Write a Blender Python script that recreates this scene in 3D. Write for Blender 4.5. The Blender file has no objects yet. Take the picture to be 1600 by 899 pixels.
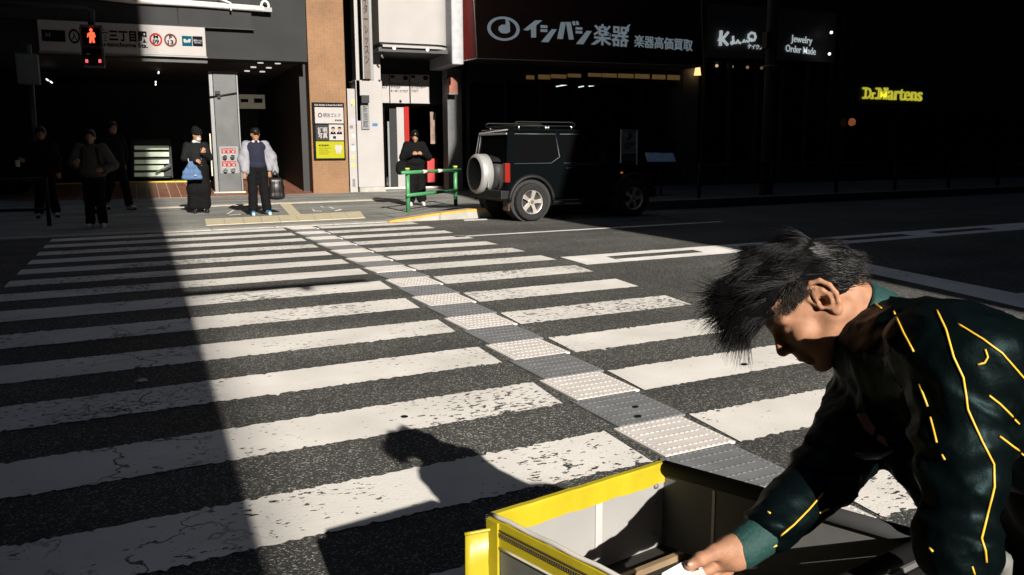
import bpy, bmesh, math, random
import numpy as np
from mathutils import Vector, Matrix
from mathutils.bvhtree import BVHTree

random.seed(7)
RNG = np.random.default_rng(11)
C = bpy.context.scene.collection
SC = bpy.context.scene

# ------------------------------------------------------------------ camera, world, sun, exposure
FPX, YAW, PITCH, ROLL, CAMZ = 1331.89, 0.40710, 0.16, -0.0045, 1.2691
def _rot():
    cy, sy = math.cos(YAW), math.sin(YAW)
    f = np.array([sy, cy, 0.]); r = np.array([cy, -sy, 0.]); u = np.array([0, 0, 1.])
    cp, sp = math.cos(PITCH), math.sin(PITCH)
    f2 = f * cp - u * sp; u2 = u * cp + f * sp
    cr, sr = math.cos(ROLL), math.sin(ROLL)
    return r * cr + u2 * sr, -r * sr + u2 * cr, f2
CR, CU, CW = _rot()
EYE = np.array([0, 0, CAMZ])
cam = bpy.data.cameras.new('camera'); camo = bpy.data.objects.new('camera', cam); C.objects.link(camo)
cam.sensor_width = 36; cam.lens = FPX / 1600 * 36; cam.clip_start = .05; cam.clip_end = 600
camo.matrix_world = Matrix(((CR[0], CU[0], -CW[0], 0), (CR[1], CU[1], -CW[1], 0), (CR[2], CU[2], -CW[2], CAMZ), (0, 0, 0, 1)))
SC.camera = camo

SUN_EL = math.radians(24.0)
w = bpy.data.worlds.new("World"); SC.world = w; w.use_nodes = True
nt = w.node_tree; sky = nt.nodes.new('ShaderNodeTexSky'); sky.sky_type = 'NISHITA'; sky.sun_disc = False
sky.sun_elevation = SUN_EL; sky.sun_rotation = math.radians(180)
nt.links.new(sky.outputs[0], nt.nodes['Background'].inputs[0]); nt.nodes['Background'].inputs[1].default_value = .085
sl = bpy.data.lights.new('sun', 'SUN'); sl.energy = 5.0; sl.angle = math.radians(.5); sl.color = (1, .93, .84)
so = bpy.data.objects.new('sun', sl); C.objects.link(so); so.location = (0, -40, 30)
so.rotation_euler = Vector((0, math.cos(SUN_EL), -math.sin(SUN_EL))).to_track_quat('-Z', 'Y').to_euler()
SC.view_settings.view_transform = 'Standard'; SC.view_settings.look = 'None'; SC.view_settings.exposure = .92; SC.view_settings.gamma = 1

# ------------------------------------------------------------------ measuring helpers
def ray(x, y): return CW + CR * (x - 800) / FPX + CU * (449.5 - y) / FPX
def at_y(x, y, Y): d = ray(x, y); return Vector(EYE + d * Y / d[1])
def at_z(x, y, z=0.): d = ray(x, y); return Vector(EYE + d * (z - CAMZ) / d[2])
def at_d(x, y, dep): return Vector(EYE + ray(x, y) * dep)
SKEW, CROWN, CAMBER, V1 = .0931, 8.237, .03503, 14.287      # road direction, crown line, near-half cross fall, far edge of first stripe
def gz(x, y):
    v = y - SKEW * x
    t = CROWN - v
    if t <= -.5: return 0.
    if t < .5: return -CAMBER * (t + .5) ** 2 / 2
    return -CAMBER * t
def ground(x, y):
    P = at_z(x, y, 0)
    for _ in range(8): P = at_z(x, y, gz(P.x, P.y))
    return P

# ------------------------------------------------------------------ object helpers
def tag(o, label=None, cat=None, group=None, kind=None):
    if label: o['label'] = label
    if cat: o['category'] = cat
    if group: o['group'] = group
    if kind: o['kind'] = kind
    return o
def thing(name, label=None, cat=None, loc=(0, 0, 0), rz=0., group=None, kind=None):
    o = bpy.data.objects.new(name, None); C.objects.link(o)
    o.location = loc; o.rotation_euler = (0, 0, rz); o.empty_display_size = .1
    return tag(o, label, cat, group, kind)
def link(name, me, mat=None, parent=None, local=False):
    o = bpy.data.objects.new(name, me); C.objects.link(o)
    if mat is not None and not me.materials:
        for m in (mat if isinstance(mat, (list, tuple)) else [mat]): me.materials.append(m)
    if parent is not None:
        o.parent = parent
        if not local:
            q = parent; mw = Matrix.Identity(4)
            chain = []
            while q is not None: chain.append(q); q = q.parent
            for q in reversed(chain): mw = mw @ q.matrix_parent_inverse @ q.matrix_basis
            o.matrix_parent_inverse = mw.inverted()
    return o
def obj(name, bm, mat=None, parent=None, local=False, smooth=False):
    bmesh.ops.recalc_face_normals(bm, faces=bm.faces)
    me = bpy.data.meshes.new(name); bm.to_mesh(me); bm.free()
    if smooth: me.shade_smooth()
    return link(name, me, mat, parent, local)
def pyobj(name, v, f, mat=None, parent=None, local=False, smooth=False):
    me = bpy.data.meshes.new(name); me.from_pydata([tuple(a) for a in v], [], f); me.update()
    if smooth: me.shade_smooth()
    return link(name, me, mat, parent, local)
def abox(bm, lo, hi, bev=0., seg=1):
    lo, hi = Vector(lo), Vector(hi)
    r = bmesh.ops.create_cube(bm, size=1, matrix=Matrix.Translation((lo + hi) / 2) @ Matrix.Diagonal((*(hi - lo), 1)))
    if bev > 0:
        vs = set(r['verts']); es = [e for e in bm.edges if e.verts[0] in vs and e.verts[1] in vs]
        bmesh.ops.bevel(bm, geom=es, offset=bev, segments=seg, affect='EDGES', profile=.5)
def box(name, lo, hi, mat, parent=None, bev=0., local=False, seg=1):
    bm = bmesh.new(); abox(bm, lo, hi, bev, seg); return obj(name, bm, mat, parent, local)
def atube(bm, pts, r, n=8, cap=True, close=False):
    pts = [Vector(p) for p in pts]; N = len(pts)
    rs = r if isinstance(r, (list, tuple)) else [r] * N
    rings = []; ref = None
    for i, p in enumerate(pts):
        a = pts[(i - 1) % N] if close else pts[max(i - 1, 0)]
        b = pts[(i + 1) % N] if close else pts[min(i + 1, N - 1)]
        t = (b - a).normalized() if (b - a).length > 1e-9 else Vector((0, 0, 1))
        if ref is None: ref = t.orthogonal().normalized()
        ref = (ref - t * ref.dot(t))
        ref = ref.normalized() if ref.length > 1e-6 else t.orthogonal().normalized()
        bi = t.cross(ref)
        rings.append([bm.verts.new(p + (ref * math.cos(2 * math.pi * k / n) + bi * math.sin(2 * math.pi * k / n)) * rs[i]) for k in range(n)])
    for i in range(N if close else N - 1):
        A, B = rings[i], rings[(i + 1) % N]
        for k in range(n): bm.faces.new((A[k], A[(k + 1) % n], B[(k + 1) % n], B[k]))
    if cap and not close:
        bm.faces.new(rings[0][::-1]); bm.faces.new(rings[-1])
def tube(name, pts, r, mat, parent=None, n=8, local=False, close=False):
    bm = bmesh.new(); atube(bm, pts, r, n, True, close); return obj(name, bm, mat, parent, local, smooth=True)
def prism(name, poly, off, mat, parent=None, local=False, bev=0.):
    """closed polygon (3-D points) pushed along off"""
    bm = bmesh.new(); off = Vector(off); n = len(poly)
    a = [bm.verts.new(Vector(p)) for p in poly]; b = [bm.verts.new(Vector(p) + off) for p in poly]
    bm.faces.new(a); bm.faces.new(b[::-1])
    for i in range(n): bm.faces.new((a[i], b[i], b[(i + 1) % n], a[(i + 1) % n]))
    if bev: bmesh.ops.bevel(bm, geom=list(bm.edges), offset=bev, segments=2, affect='EDGES')
    return obj(name, bm, mat, parent, local)
def rect_world(r, Y):
    x0, y0, x1, y1 = r; xm, ym = (x0 + x1) / 2, (y0 + y1) / 2
    return at_y(x0, ym, Y).x, at_y(xm, y1, Y).z, at_y(x1, ym, Y).x, at_y(xm, y0, Y).z
def fbox(name, r, Y, dep, mat, parent=None, bev=0.):
    """box whose front face, at distance Y, has the measured size and place"""
    a, b, c, d = rect_world(r, Y)
    return box(name, (a, Y, b), (c, Y + dep, d), mat, parent, bev)
def fpoly(name, pts, Y, dep, mat, parent=None):
    return prism(name, [at_y(x, y, Y) for x, y in pts], (0, dep, 0), mat, parent)
def text_mesh(body, bold=0., ext=.0, res=3):
    cu = bpy.data.curves.new('t', 'FONT'); cu.body = body; cu.offset = bold; cu.extrude = ext; cu.resolution_u = res
    cu.space_line = .95
    o = bpy.data.objects.new('t', cu); C.objects.link(o)
    dg = bpy.context.evaluated_depsgraph_get()
    me = bpy.data.meshes.new_from_object(o.evaluated_get(dg))
    bpy.data.objects.remove(o); bpy.data.curves.remove(cu)
    return me
def write(name, body, r, Y, mat, parent, bold=0., dep=.012, shear=0., slope=0.):
    """lettering fitted to a rectangle on the plane at distance Y, facing the road"""
    me = text_mesh(body, bold, .5)
    co = np.zeros(len(me.vertices) * 3); me.vertices.foreach_get('co', co); co = co.reshape(-1, 3)
    lo, hi = co.min(0), co.max(0); u = (co - lo) / np.maximum(hi - lo, 1e-9)
    a, b, c, d = rect_world(r, Y)
    out = np.stack([a + u[:, 0] * (c - a) + shear * u[:, 1] * (d - b), Y - u[:, 2] * dep, b + u[:, 1] * (d - b) + slope * u[:, 0] * (c - a)], 1)
    me.vertices.foreach_set('co', out.ravel()); me.update(); me.materials.clear()
    me.name = name
    return link(name, me, mat, parent)

# ------------------------------------------------------------------ materials
def mat(name, col, rough=.6, metal=0., var=.12, scale=6., bump=0., bscale=60., emit=0., ecol=None, spec=.5, coat=0., sheen=0., trans=0., detail=4):
    m = bpy.data.materials.new(name); m.use_nodes = True; t = m.node_tree; b = t.nodes['Principled BSDF']
    N = t.nodes.new; L = t.links.new
    b.inputs['Base Color'].default_value = (*col, 1); b.inputs['Roughness'].default_value = rough; b.inputs['Metallic'].default_value = metal
    b.inputs['Specular IOR Level'].default_value = spec; b.inputs['Coat Weight'].default_value = coat; b.inputs['Sheen Weight'].default_value = sheen
    b.inputs['Transmission Weight'].default_value = trans
    tc = N('ShaderNodeTexCoord')
    if var > 0:
        n = N('ShaderNodeTexNoise'); n.inputs['Scale'].default_value = scale; n.inputs['Detail'].default_value = detail
        L(tc.outputs['Object'], n.inputs['Vector'])
        mr = N('ShaderNodeMapRange'); mr.inputs[1].default_value = .3; mr.inputs[2].default_value = .7; mr.inputs[3].default_value = 1 - var; mr.inputs[4].default_value = 1 + var
        L(n.outputs['Fac'], mr.inputs[0])
        mx = N('ShaderNodeMix'); mx.data_type = 'RGBA'; mx.blend_type = 'MULTIPLY'; mx.inputs[0].default_value = 1
        mx.inputs[6].default_value = (*col, 1); L(mr.outputs[0], mx.inputs[7]); L(mx.outputs[2], b.inputs['Base Color'])
        rr = N('ShaderNodeMapRange'); rr.inputs[3].default_value = max(0, rough - .08); rr.inputs[4].default_value = min(1, rough + .08)
        L(n.outputs['Fac'], rr.inputs[0]); L(rr.outputs[0], b.inputs['Roughness'])
    if bump > 0:
        n2 = N('ShaderNodeTexNoise'); n2.inputs['Scale'].default_value = bscale; n2.inputs['Detail'].default_value = 5
        L(tc.outputs['Object'], n2.inputs['Vector'])
        bp = N('ShaderNodeBump'); bp.inputs['Strength'].default_value = bump; bp.inputs['Distance'].default_value = .01
        L(n2.outputs['Fac'], bp.inputs['Height']); L(bp.outputs[0], b.inputs['Normal'])
    if emit > 0:
        b.inputs['Emission Color'].default_value = (*(ecol or col), 1); b.inputs['Emission Strength'].default_value = emit
    return m

def asphalt_nodes(t, dark=.036, light=.2):
    """aggregate: dark binder with pale and dark stones, strong small bump. returns colour socket, height socket"""
    N = t.nodes.new; L = t.links.new
    tc = N('ShaderNodeTexCoord')
    v = N('ShaderNodeTexVoronoi'); v.inputs['Scale'].default_value = 135; v.inputs['Randomness'].default_value = 1
    L(tc.outputs['Object'], v.inputs['Vector'])
    cr = N('ShaderNodeValToRGB'); e = cr.color_ramp.elements
    e[0].position = 0; e[0].color = (dark * .75, dark * .77, dark * .7, 1); e[1].position = 1; e[1].color = (light * 1.4, light * 1.4, light * 1.27, 1)
    x = e.new(.55); x.color = (dark, dark * 1.02, dark * .93, 1); x = e.new(.8); x.color = (dark * 1.6, dark * 1.6, dark * 1.42, 1); x = e.new(.93); x.color = (light, light * .99, light * .88, 1)
    sx = N('ShaderNodeSeparateColor'); L(v.outputs['Color'], sx.inputs[0]); L(sx.outputs[0], cr.inputs[0])
    n = N('ShaderNodeTexNoise'); n.inputs['Scale'].default_value = .9; n.inputs['Detail'].default_value = 6; L(tc.outputs['Object'], n.inputs['Vector'])
    mr = N('ShaderNodeMapRange'); mr.inputs[1].default_value = .3; mr.inputs[2].default_value = .7; mr.inputs[3].default_value = .72; mr.inputs[4].default_value = 1.3; L(n.outputs['Fac'], mr.inputs[0])
    mx = N('ShaderNodeMix'); mx.data_type = 'RGBA'; mx.blend_type = 'MULTIPLY'; mx.inputs[0].default_value = 1
    L(cr.outputs[0], mx.inputs[6]); L(mr.outputs[0], mx.inputs[7])
    mp_ = N('ShaderNodeMapping'); mp_.inputs['Scale'].default_value = (.12, 1.1, 1); mp_.inputs['Rotation'].default_value = (0, 0, -.093); L(tc.outputs['Object'], mp_.inputs['Vector'])
    nt_ = N('ShaderNodeTexNoise'); nt_.inputs['Scale'].default_value = 1.3; nt_.inputs['Detail'].default_value = 5; L(mp_.outputs[0], nt_.inputs['Vector'])
    mt_ = N('ShaderNodeMapRange'); mt_.inputs[1].default_value = .35; mt_.inputs[2].default_value = .65; mt_.inputs[3].default_value = .74; mt_.inputs[4].default_value = 1.22; L(nt_.outputs['Fac'], mt_.inputs[0])
    mx0 = mx; mx = N('ShaderNodeMix'); mx.data_type = 'RGBA'; mx.blend_type = 'MULTIPLY'; mx.inputs[0].default_value = 1; L(mx0.outputs[2], mx.inputs[6]); L(mt_.outputs[0], mx.inputs[7])
    v2 = N('ShaderNodeTexVoronoi'); v2.inputs['Scale'].default_value = 135; L(tc.outputs['Object'], v2.inputs['Vector'])
    n3 = N('ShaderNodeTexNoise'); n3.inputs['Scale'].default_value = 40; n3.inputs['Detail'].default_value = 6; L(tc.outputs['Object'], n3.inputs['Vector'])
    ad = N('ShaderNodeMath'); ad.operation = 'SUBTRACT'; L(n3.outputs['Fac'], ad.inputs[0]); L(v2.outputs['Distance'], ad.inputs[1])
    return tc, mx.outputs[2], ad.outputs[0]
def asphalt(name, dark, light, rough=.85, bump=.7):
    m = bpy.data.materials.new(name); m.use_nodes = True; t = m.node_tree; b = t.nodes['Principled BSDF']
    _, c, h = asphalt_nodes(t, dark, light); t.links.new(c, b.inputs['Base Color']); b.inputs['Roughness'].default_value = rough
    bp = t.nodes.new('ShaderNodeBump'); bp.inputs['Strength'].default_value = bump; bp.inputs['Distance'].default_value = .006
    t.links.new(h, bp.inputs['Height']); t.links.new(bp.outputs[0], b.inputs['Normal'])
    return m
def paint(name, col, chips=.62, cracks=True):
    """thick road paint, chipped down to the aggregate, cracked in places, scuffed"""
    m = bpy.data.materials.new(name); m.use_nodes = True; t = m.node_tree; b = t.nodes['Principled BSDF']; N = t.nodes.new; L = t.links.new
    tc, ac, ah = asphalt_nodes(t)
    n = N('ShaderNodeTexNoise'); n.inputs['Scale'].default_value = 38; n.inputs['Detail'].default_value = 3; n.inputs['Roughness'].default_value = .6
    mp = N('ShaderNodeMapping'); mp.inputs['Scale'].default_value = (.55, 1, 1); L(tc.outputs['Object'], mp.inputs['Vector']); L(mp.outputs[0], n.inputs['Vector'])
    big = N('ShaderNodeTexNoise'); big.inputs['Scale'].default_value = .75; big.inputs['Detail'].default_value = 3; L(tc.outputs['Object'], big.inputs['Vector'])
    bm_ = N('ShaderNodeMapRange'); bm_.inputs[1].default_value = .38; bm_.inputs[2].default_value = .66; bm_.inputs[3].default_value = -.1; bm_.inputs[4].default_value = .1; L(big.outputs['Fac'], bm_.inputs[0])
    ad = N('ShaderNodeMath'); ad.operation = 'ADD'; L(n.outputs['Fac'], ad.inputs[0]); L(bm_.outputs[0], ad.inputs[1])
    ch = N('ShaderNodeMapRange'); ch.inputs[1].default_value = chips; ch.inputs[2].default_value = chips + .035; L(ad.outputs[0], ch.inputs[0])
    # cracks
    wv = N('ShaderNodeTexNoise'); wv.inputs['Scale'].default_value = 7; wv.inputs['Detail'].default_value = 5; L(tc.outputs['Object'], wv.inputs['Vector'])
    wa = N('ShaderNodeVectorMath'); wa.operation = 'MULTIPLY_ADD'; wa.inputs[1].default_value = (.42, .42, .42); L(wv.outputs['Color'], wa.inputs[0]); L(tc.outputs['Object'], wa.inputs[2])
    vo = N('ShaderNodeTexVoronoi'); vo.feature = 'DISTANCE_TO_EDGE'; vo.inputs['Scale'].default_value = 2.3; L(wa.outputs[0], vo.inputs['Vector'])
    ck = N('ShaderNodeMapRange'); ck.inputs[1].default_value = .03; ck.inputs[2].default_value = .013; ck.inputs[3].default_value = 0; ck.inputs[4].default_value = .95; L(vo.outputs['Distance'], ck.inputs[0])
    # cracks only along the worn wheel track, left part of the crossing
    sp = N('ShaderNodeSeparateXYZ'); L(tc.outputs['Object'], sp.inputs[0])
    tr = N('ShaderNodeMath'); tr.operation = 'SUBTRACT'; tr.inputs[1].default_value = -.1; L(sp.outputs['X'], tr.inputs[0])
    tabs = N('ShaderNodeMath'); tabs.operation = 'ABSOLUTE'; L(tr.outputs[0], tabs.inputs[0])
    tm = N('ShaderNodeMapRange'); tm.inputs[1].default_value = .5; tm.inputs[2].default_value = .12; tm.inputs[3].default_value = .0; tm.inputs[4].default_value = 1; L(tabs.outputs[0], tm.inputs[0])
    cm = N('ShaderNodeMath'); cm.operation = 'MULTIPLY'; L(ck.outputs[0], cm.inputs[0]); L(tm.outputs[0], cm.inputs[1])
    cn = N('ShaderNodeTexNoise'); cn.inputs['Scale'].default_value = 3.1; cn.inputs['Detail'].default_value = 4; L(tc.outputs['Object'], cn.inputs['Vector'])
    cr2 = N('ShaderNodeMapRange'); cr2.inputs[1].default_value = .40; cr2.inputs[2].default_value = .45; L(cn.outputs['Fac'], cr2.inputs[0])
    cm0 = cm; cm = N('ShaderNodeMath'); cm.operation = 'MULTIPLY'; L(cm0.outputs[0], cm.inputs[0]); L(cr2.outputs[0], cm.inputs[1])
    mxx = N('ShaderNodeMath'); mxx.operation = 'MAXIMUM'; L(ch.outputs[0], mxx.inputs[0])
    if cracks: L(cm.outputs[0], mxx.inputs[1])
    else: mxx.inputs[1].default_value = 0
    dirt = N('ShaderNodeTexNoise'); dirt.inputs['Scale'].default_value = 2.2; dirt.inputs['Detail'].default_value = 8; L(tc.outputs['Object'], dirt.inputs['Vector'])
    dr = N('ShaderNodeMapRange'); dr.inputs[1].default_value = .3; dr.inputs[2].default_value = .75; dr.inputs[3].default_value = .8; dr.inputs[4].default_value = 1.04; L(dirt.outputs['Fac'], dr.inputs[0])
    pc = N('ShaderNodeMix'); pc.data_type = 'RGBA'; pc.blend_type = 'MULTIPLY'; pc.inputs[0].default_value = 1; pc.inputs[6].default_value = (*col, 1); L(dr.outputs[0], pc.inputs[7])
    mix = N('ShaderNodeMix'); mix.data_type = 'RGBA'; L(mxx.outputs[0], mix.inputs[0]); L(pc.outputs[2], mix.inputs[6]); L(ac, mix.inputs[7])
    L(mix.outputs[2], b.inputs['Base Color']); b.inputs['Roughness'].default_value = .7
    inv = N('ShaderNodeMath'); inv.operation = 'SUBTRACT'; inv.inputs[0].default_value = 1; L(mxx.outputs[0], inv.inputs[1])
    mh = N('ShaderNodeMath'); mh.operation = 'MULTIPLY_ADD'; mh.inputs[1].default_value = .6; L(inv.outputs[0], mh.inputs[0]); 
    ms = N('ShaderNodeMath'); ms.operation = 'MULTIPLY'; ms.inputs[1].default_value = .35; L(ah, ms.inputs[0]); L(ms.outputs[0], mh.inputs[2])
    bp = N('ShaderNodeBump'); bp.inputs['Strength'].default_value = .45; bp.inputs['Distance'].default_value = .006; L(mh.outputs[0], bp.inputs['Height']); L(bp.outputs[0], b.inputs['Normal'])
    return m
def tilemat(name, col, joint, sx, sz, rough=.85):
    """small mosaic tiles: far too fine in the picture to tell apart"""
    m = bpy.data.materials.new(name); m.use_nodes = True; t = m.node_tree; b = t.nodes['Principled BSDF']; N = t.nodes.new; L = t.links.new
    tc = N('ShaderNodeTexCoord'); sp = N('ShaderNodeSeparateXYZ'); L(tc.outputs['Object'], sp.inputs[0])
    ax = N('ShaderNodeMath'); ax.operation = 'ADD'; L(sp.outputs['X'], ax.inputs[0]); L(sp.outputs['Y'], ax.inputs[1])
    cb = N('ShaderNodeCombineXYZ'); L(ax.outputs[0], cb.inputs[0]); L(sp.outputs['Z'], cb.inputs[1])
    br = N('ShaderNodeTexBrick'); br.offset = 0; br.inputs['Scale'].default_value = 1; br.inputs['Brick Width'].default_value = sx; br.inputs['Row Height'].default_value = sz
    br.inputs['Mortar Size'].default_value = .006; br.inputs['Color1'].default_value = (*col, 1); br.inputs['Color2'].default_value = (*[c * .82 for c in col], 1); br.inputs['Mortar'].default_value = (*joint, 1)
    L(cb.outputs[0], br.inputs['Vector']); 
    n = N('ShaderNodeTexNoise'); n.inputs['Scale'].default_value = 1.2; n.inputs['Detail'].default_value = 4; L(tc.outputs['Object'], n.inputs['Vector'])
    mr = N('ShaderNodeMapRange'); mr.inputs[1].default_value = .3; mr.inputs[2].default_value = .7; mr.inputs[3].default_value = .85; mr.inputs[4].default_value = 1.15; L(n.outputs['Fac'], mr.inputs[0])
    mx = N('ShaderNodeMix'); mx.data_type = 'RGBA'; mx.blend_type = 'MULTIPLY'; mx.inputs[0].default_value = 1; L(br.outputs['Color'], mx.inputs[6]); L(mr.outputs[0], mx.inputs[7])
    L(mx.outputs[2], b.inputs['Base Color']); b.inputs['Roughness'].default_value = rough
    bp = N('ShaderNodeBump'); bp.inputs['Strength'].default_value = .3; bp.inputs['Distance'].default_value = .004; L(br.outputs['Fac'], bp.inputs['Height']); bp.invert = True; L(bp.outputs[0], b.inputs['Normal'])
    return m

M = dict(
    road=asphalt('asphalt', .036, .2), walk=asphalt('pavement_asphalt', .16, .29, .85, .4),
    paint=paint('road_paint', (.70, .675, .63), .612), paintline=paint('line_paint', (.78, .76, .73), .70, False),
    walk_shade=asphalt('shade_toned_paving', .03, .075, .85, .4), kerb_shade=mat('shade_toned_kerb', (.07, .07, .068), .9, var=.2, bump=.3, bscale=120), kerb=mat('kerb_concrete', (.3, .29, .26), .85, var=.2, bump=.3, bscale=120),  # first two: paving and kerb darkened to paint in shade on the right
    tilew=mat('tactile_white', (.54, .51, .48), .6, var=.1, bump=.1), tileg=mat('tactile_grey', (.15, .155, .16), .6, var=.15, bump=.1),
    guide=mat('guide_tile_yellow', (.5, .44, .3), .75, var=.12, bump=.2), pale=mat('pale_paver', (.55, .51, .42), .8, var=.15),
    brown=mat('redbrown_tile', (.2, .085, .05), .55, var=.25, scale=3), yellowguide=mat('yellow_guide', (.6, .4, .03), .6),
    orange=mat('orange_paint', (.55, .25, .02), .6, var=.25, scale=14), earth=mat('earth', (.12, .11, .1), .9),
    dgrey=mat('grey_cladding', (.03, .031, .032), .85, spec=.15, var=.12, scale=1.2, bump=.05), dgrey2=mat('grey_panel', (.032, .033, .034), .85, spec=.15, var=.1, scale=1.5),
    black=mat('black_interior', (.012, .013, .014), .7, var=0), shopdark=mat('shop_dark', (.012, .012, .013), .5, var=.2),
    soffit=mat('soffit', (.03, .032, .034), .6, var=.1), white=mat('white_wall', (.315, .303, .297), .85, spec=.15, var=.05, scale=1.5),
    signwhite=mat('sign_white', (.33, .312, .305), .8, spec=.15, var=.03), ink=mat('ink', (.008, .008, .01), .9, var=0, spec=.05),
    red=mat('red_paint', (.28, .016, .013), .7, spec=.1), metrored=mat('ring_red', (.28, .02, .016), .9, var=0, spec=.05), metrobrown=mat('ring_brown', (.11, .035, .022), .9, var=0, spec=.05),
    teal=mat('teal_print', (.0, .055, .085), .9, var=0, spec=.05), navy=mat('navy_print', (.006, .007, .014), .9, var=0, spec=.05),
    steel=mat('steel', (.06, .064, .064), .5, .35, var=.22, scale=2.5, bump=.02, bscale=30), silver=mat('silver', (.15, .155, .158), .5, .35, var=.08),
    orangetile=tilemat('orange_tile', (.212, .110, .050), (.2, .125, .075), .095, .045),
    green=mat('green_paint', (.05, .2, .08), .4, var=.15, scale=20), shade=mat('dark_metal', (.008, .0085, .009), .6, spec=.2), glass=mat('dark_glass', (.003, .0033, .0036), .05, var=0, spec=.16),
    carblack=mat('car_paint', (.0025, .0035, .0042), .12, var=0, coat=.35, spec=.35), rubber=mat('rubber', (.016, .0165, .0165), .85, spec=.25, var=.2, scale=40, bump=.3, bscale=150),
    alloy=mat('alloy', (.6, .57, .52), .35, .7, var=.05), silverpaint=mat('silver_paint', (.32, .32, .32), .5, .25, var=.04), redlight=mat('tail_red', (.2, .01, .005), .3, var=0),
    plastic=mat('black_plastic', (.007, .0075, .008), .55, spec=.3), chrome=mat('chrome', (.8, .8, .8), .12, 1, var=0),
    amber=mat('amber', (.8, .2, .02), .2, var=0, emit=.25), 
    skin=mat('skin', (.31, .158, .094), .55, var=.2, scale=38, bump=.16, bscale=420, spec=.25),
    cloth=mat('black_cloth', (.0045, .0048, .005), .9, var=.2, bump=.15, bscale=25, spec=.12), navycloth=mat('navy_knit', (.004, .006, .02), .9, var=.15, bump=.2, bscale=90),
    greycloth=mat('grey_jacket', (.2, .2, .225), .75, var=.12, bump=.35, bscale=14), beige=mat('beige_puffer', (.04, .037, .031), .8, var=.1, bump=.3, bscale=12),
    denim=mat('blue_canvas', (.06, .115, .22), .85, var=.12, bump=.2, bscale=40), whitecloth=mat('white_cloth', (.42, .41, .4), .8),
    blueshoe=mat('blue_shoe', (.01, .17, .32), .5), leather=mat('black_leather', (.006, .0055, .0055), .42, bump=.1, bscale=60),
    hair=mat('black_hair', (.0035, .0033, .0035), .36, var=.2, scale=40, spec=.22),
)

# ------------------------------------------------------------------ ground, road, markings
def strip(name, x0, x1, v0, v1, lift, m, parent=None, jag=0., step=.5, zf=None):
    n = max(2, int((x1 - x0) / step) + 1); nv = max(2, int((v1 - v0) / .6) + 2)
    xs = np.linspace(x0, x1, n); V = []; F = []
    ja = RNG.normal(0, 1, (2, n)) * jag * .7; ja *= np.where(RNG.random((2, n)) < .05, 3.2, 1.) * (.5 + RNG.random((2, 1)) + .6 * np.sin(np.linspace(0, 1, n)[None] * RNG.uniform(8, 30, (2, 1)) + RNG.uniform(0, 6, (2, 1))) ** 2); jb = RNG.normal(0, 1, (2, nv)) * jag
    for j in range(nv):
        for i in range(n):
            v = v0 + (v1 - v0) * j / (nv - 1) + (ja[0, i] if j == 0 else ja[1, i] if j == nv - 1 else 0)
            x = xs[i] + (jb[0, j] if i == 0 else jb[1, j] if i == n - 1 else 0)
            y = v + SKEW * x
            V.append((x, y, (zf(x, y) if zf else gz(x, y)) + lift))
    for j in range(nv - 1):
        for i in range(n - 1): F.append((j * n + i, j * n + i + 1, (j + 1) * n + i + 1, (j + 1) * n + i))
    return pyobj(name, V, F, m, parent)

tag(strip('ground', -250, 250, -250, 300, -.75, M['earth'], step=60, zf=lambda x, y: 0.), kind='structure')
# road: three sheets' worth of cross section in one mesh
def road_mesh():
    vs = [-1.6] + list(np.arange(-1.2, 7.4, .6)) + list(np.arange(7.5, 9.1, .1)) + [9.6, 12, 14.47]
    xs = np.concatenate([np.linspace(-70, -6, 9), np.linspace(-5, 12, 18), np.linspace(15, 90, 10)])
    V = [(x, v + SKEW * x, gz(x, v + SKEW * x)) for v in vs for x in xs]; n = len(xs)
    F = [(j * n + i, j * n + i + 1, (j + 1) * n + i + 1, (j + 1) * n + i) for j in range(len(vs) - 1) for i in range(n - 1)]
    return pyobj('road', V, F, M['road'])
road = tag(road_mesh(), kind='structure')
XL, XA, XB, XR, SW = -1.26, 2.105, 2.668, 4.389, .432
for k in range(16):
    v1 = V1 - .9 * k; v0 = v1 - SW
    strip('stripe', XL, XA, v0, v1, .005, M['paint'], road, .006 if k > 7 else .004, .018 if k > 7 else .05)
    strip('stripe', XB, XR, v0, v1, .005, M['paint'], road, .006 if k > 7 else .004, .018 if k > 7 else .05)
# tactile escort strip: white tile on each stripe, grey tile in each gap, rows of raised bars
def bars_mesh(L):
    bm = bmesh.new(); W = .44
    for r in range(5):
        y = -L / 2 + L * (r + 1) / 6
        for c in range(10):
            x = -W / 2 + .07 + (W - .14) * c / 9
            abox(bm, (x - .0105, y - .0055, .0), (x + .0105, y + .0055, .0026))
    for c in range(12):
        for y in (-L / 2 + .018, L / 2 - .018): 
            x = -W / 2 + .03 + (W - .06) * c / 11; abox(bm, (x - .0095, y - .005, 0), (x + .0095, y + .005, .0024))
        for x in (-W / 2 + .022, W / 2 - .022):
            y = -L / 2 + .03 + (L - .06) * c / 11; abox(bm, (x - .0055, y - .009, 0), (x + .0055, y + .009, .0024))
    me = bpy.data.meshes.new('bar_relief'); bm.to_mesh(me); bm.free(); return me
def slab_mesh(L, m):
    bm = bmesh.new(); abox(bm, (-.22, -L / 2 + .002, -.02), (.22, L / 2 - .002, .0), .003); me = bpy.data.meshes.new('tactile_tile'); bm.to_mesh(me); bm.free(); me.materials.append(m); return me
LW, LG = SW, .9 - SW
meshes = {}
for key, L, m in (('w', LW, M['tilew']), ('g', LG, M['tileg'])):
    b = bars_mesh(L); b.materials.append(m); meshes[key] = (slab_mesh(L, m), b)
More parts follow.
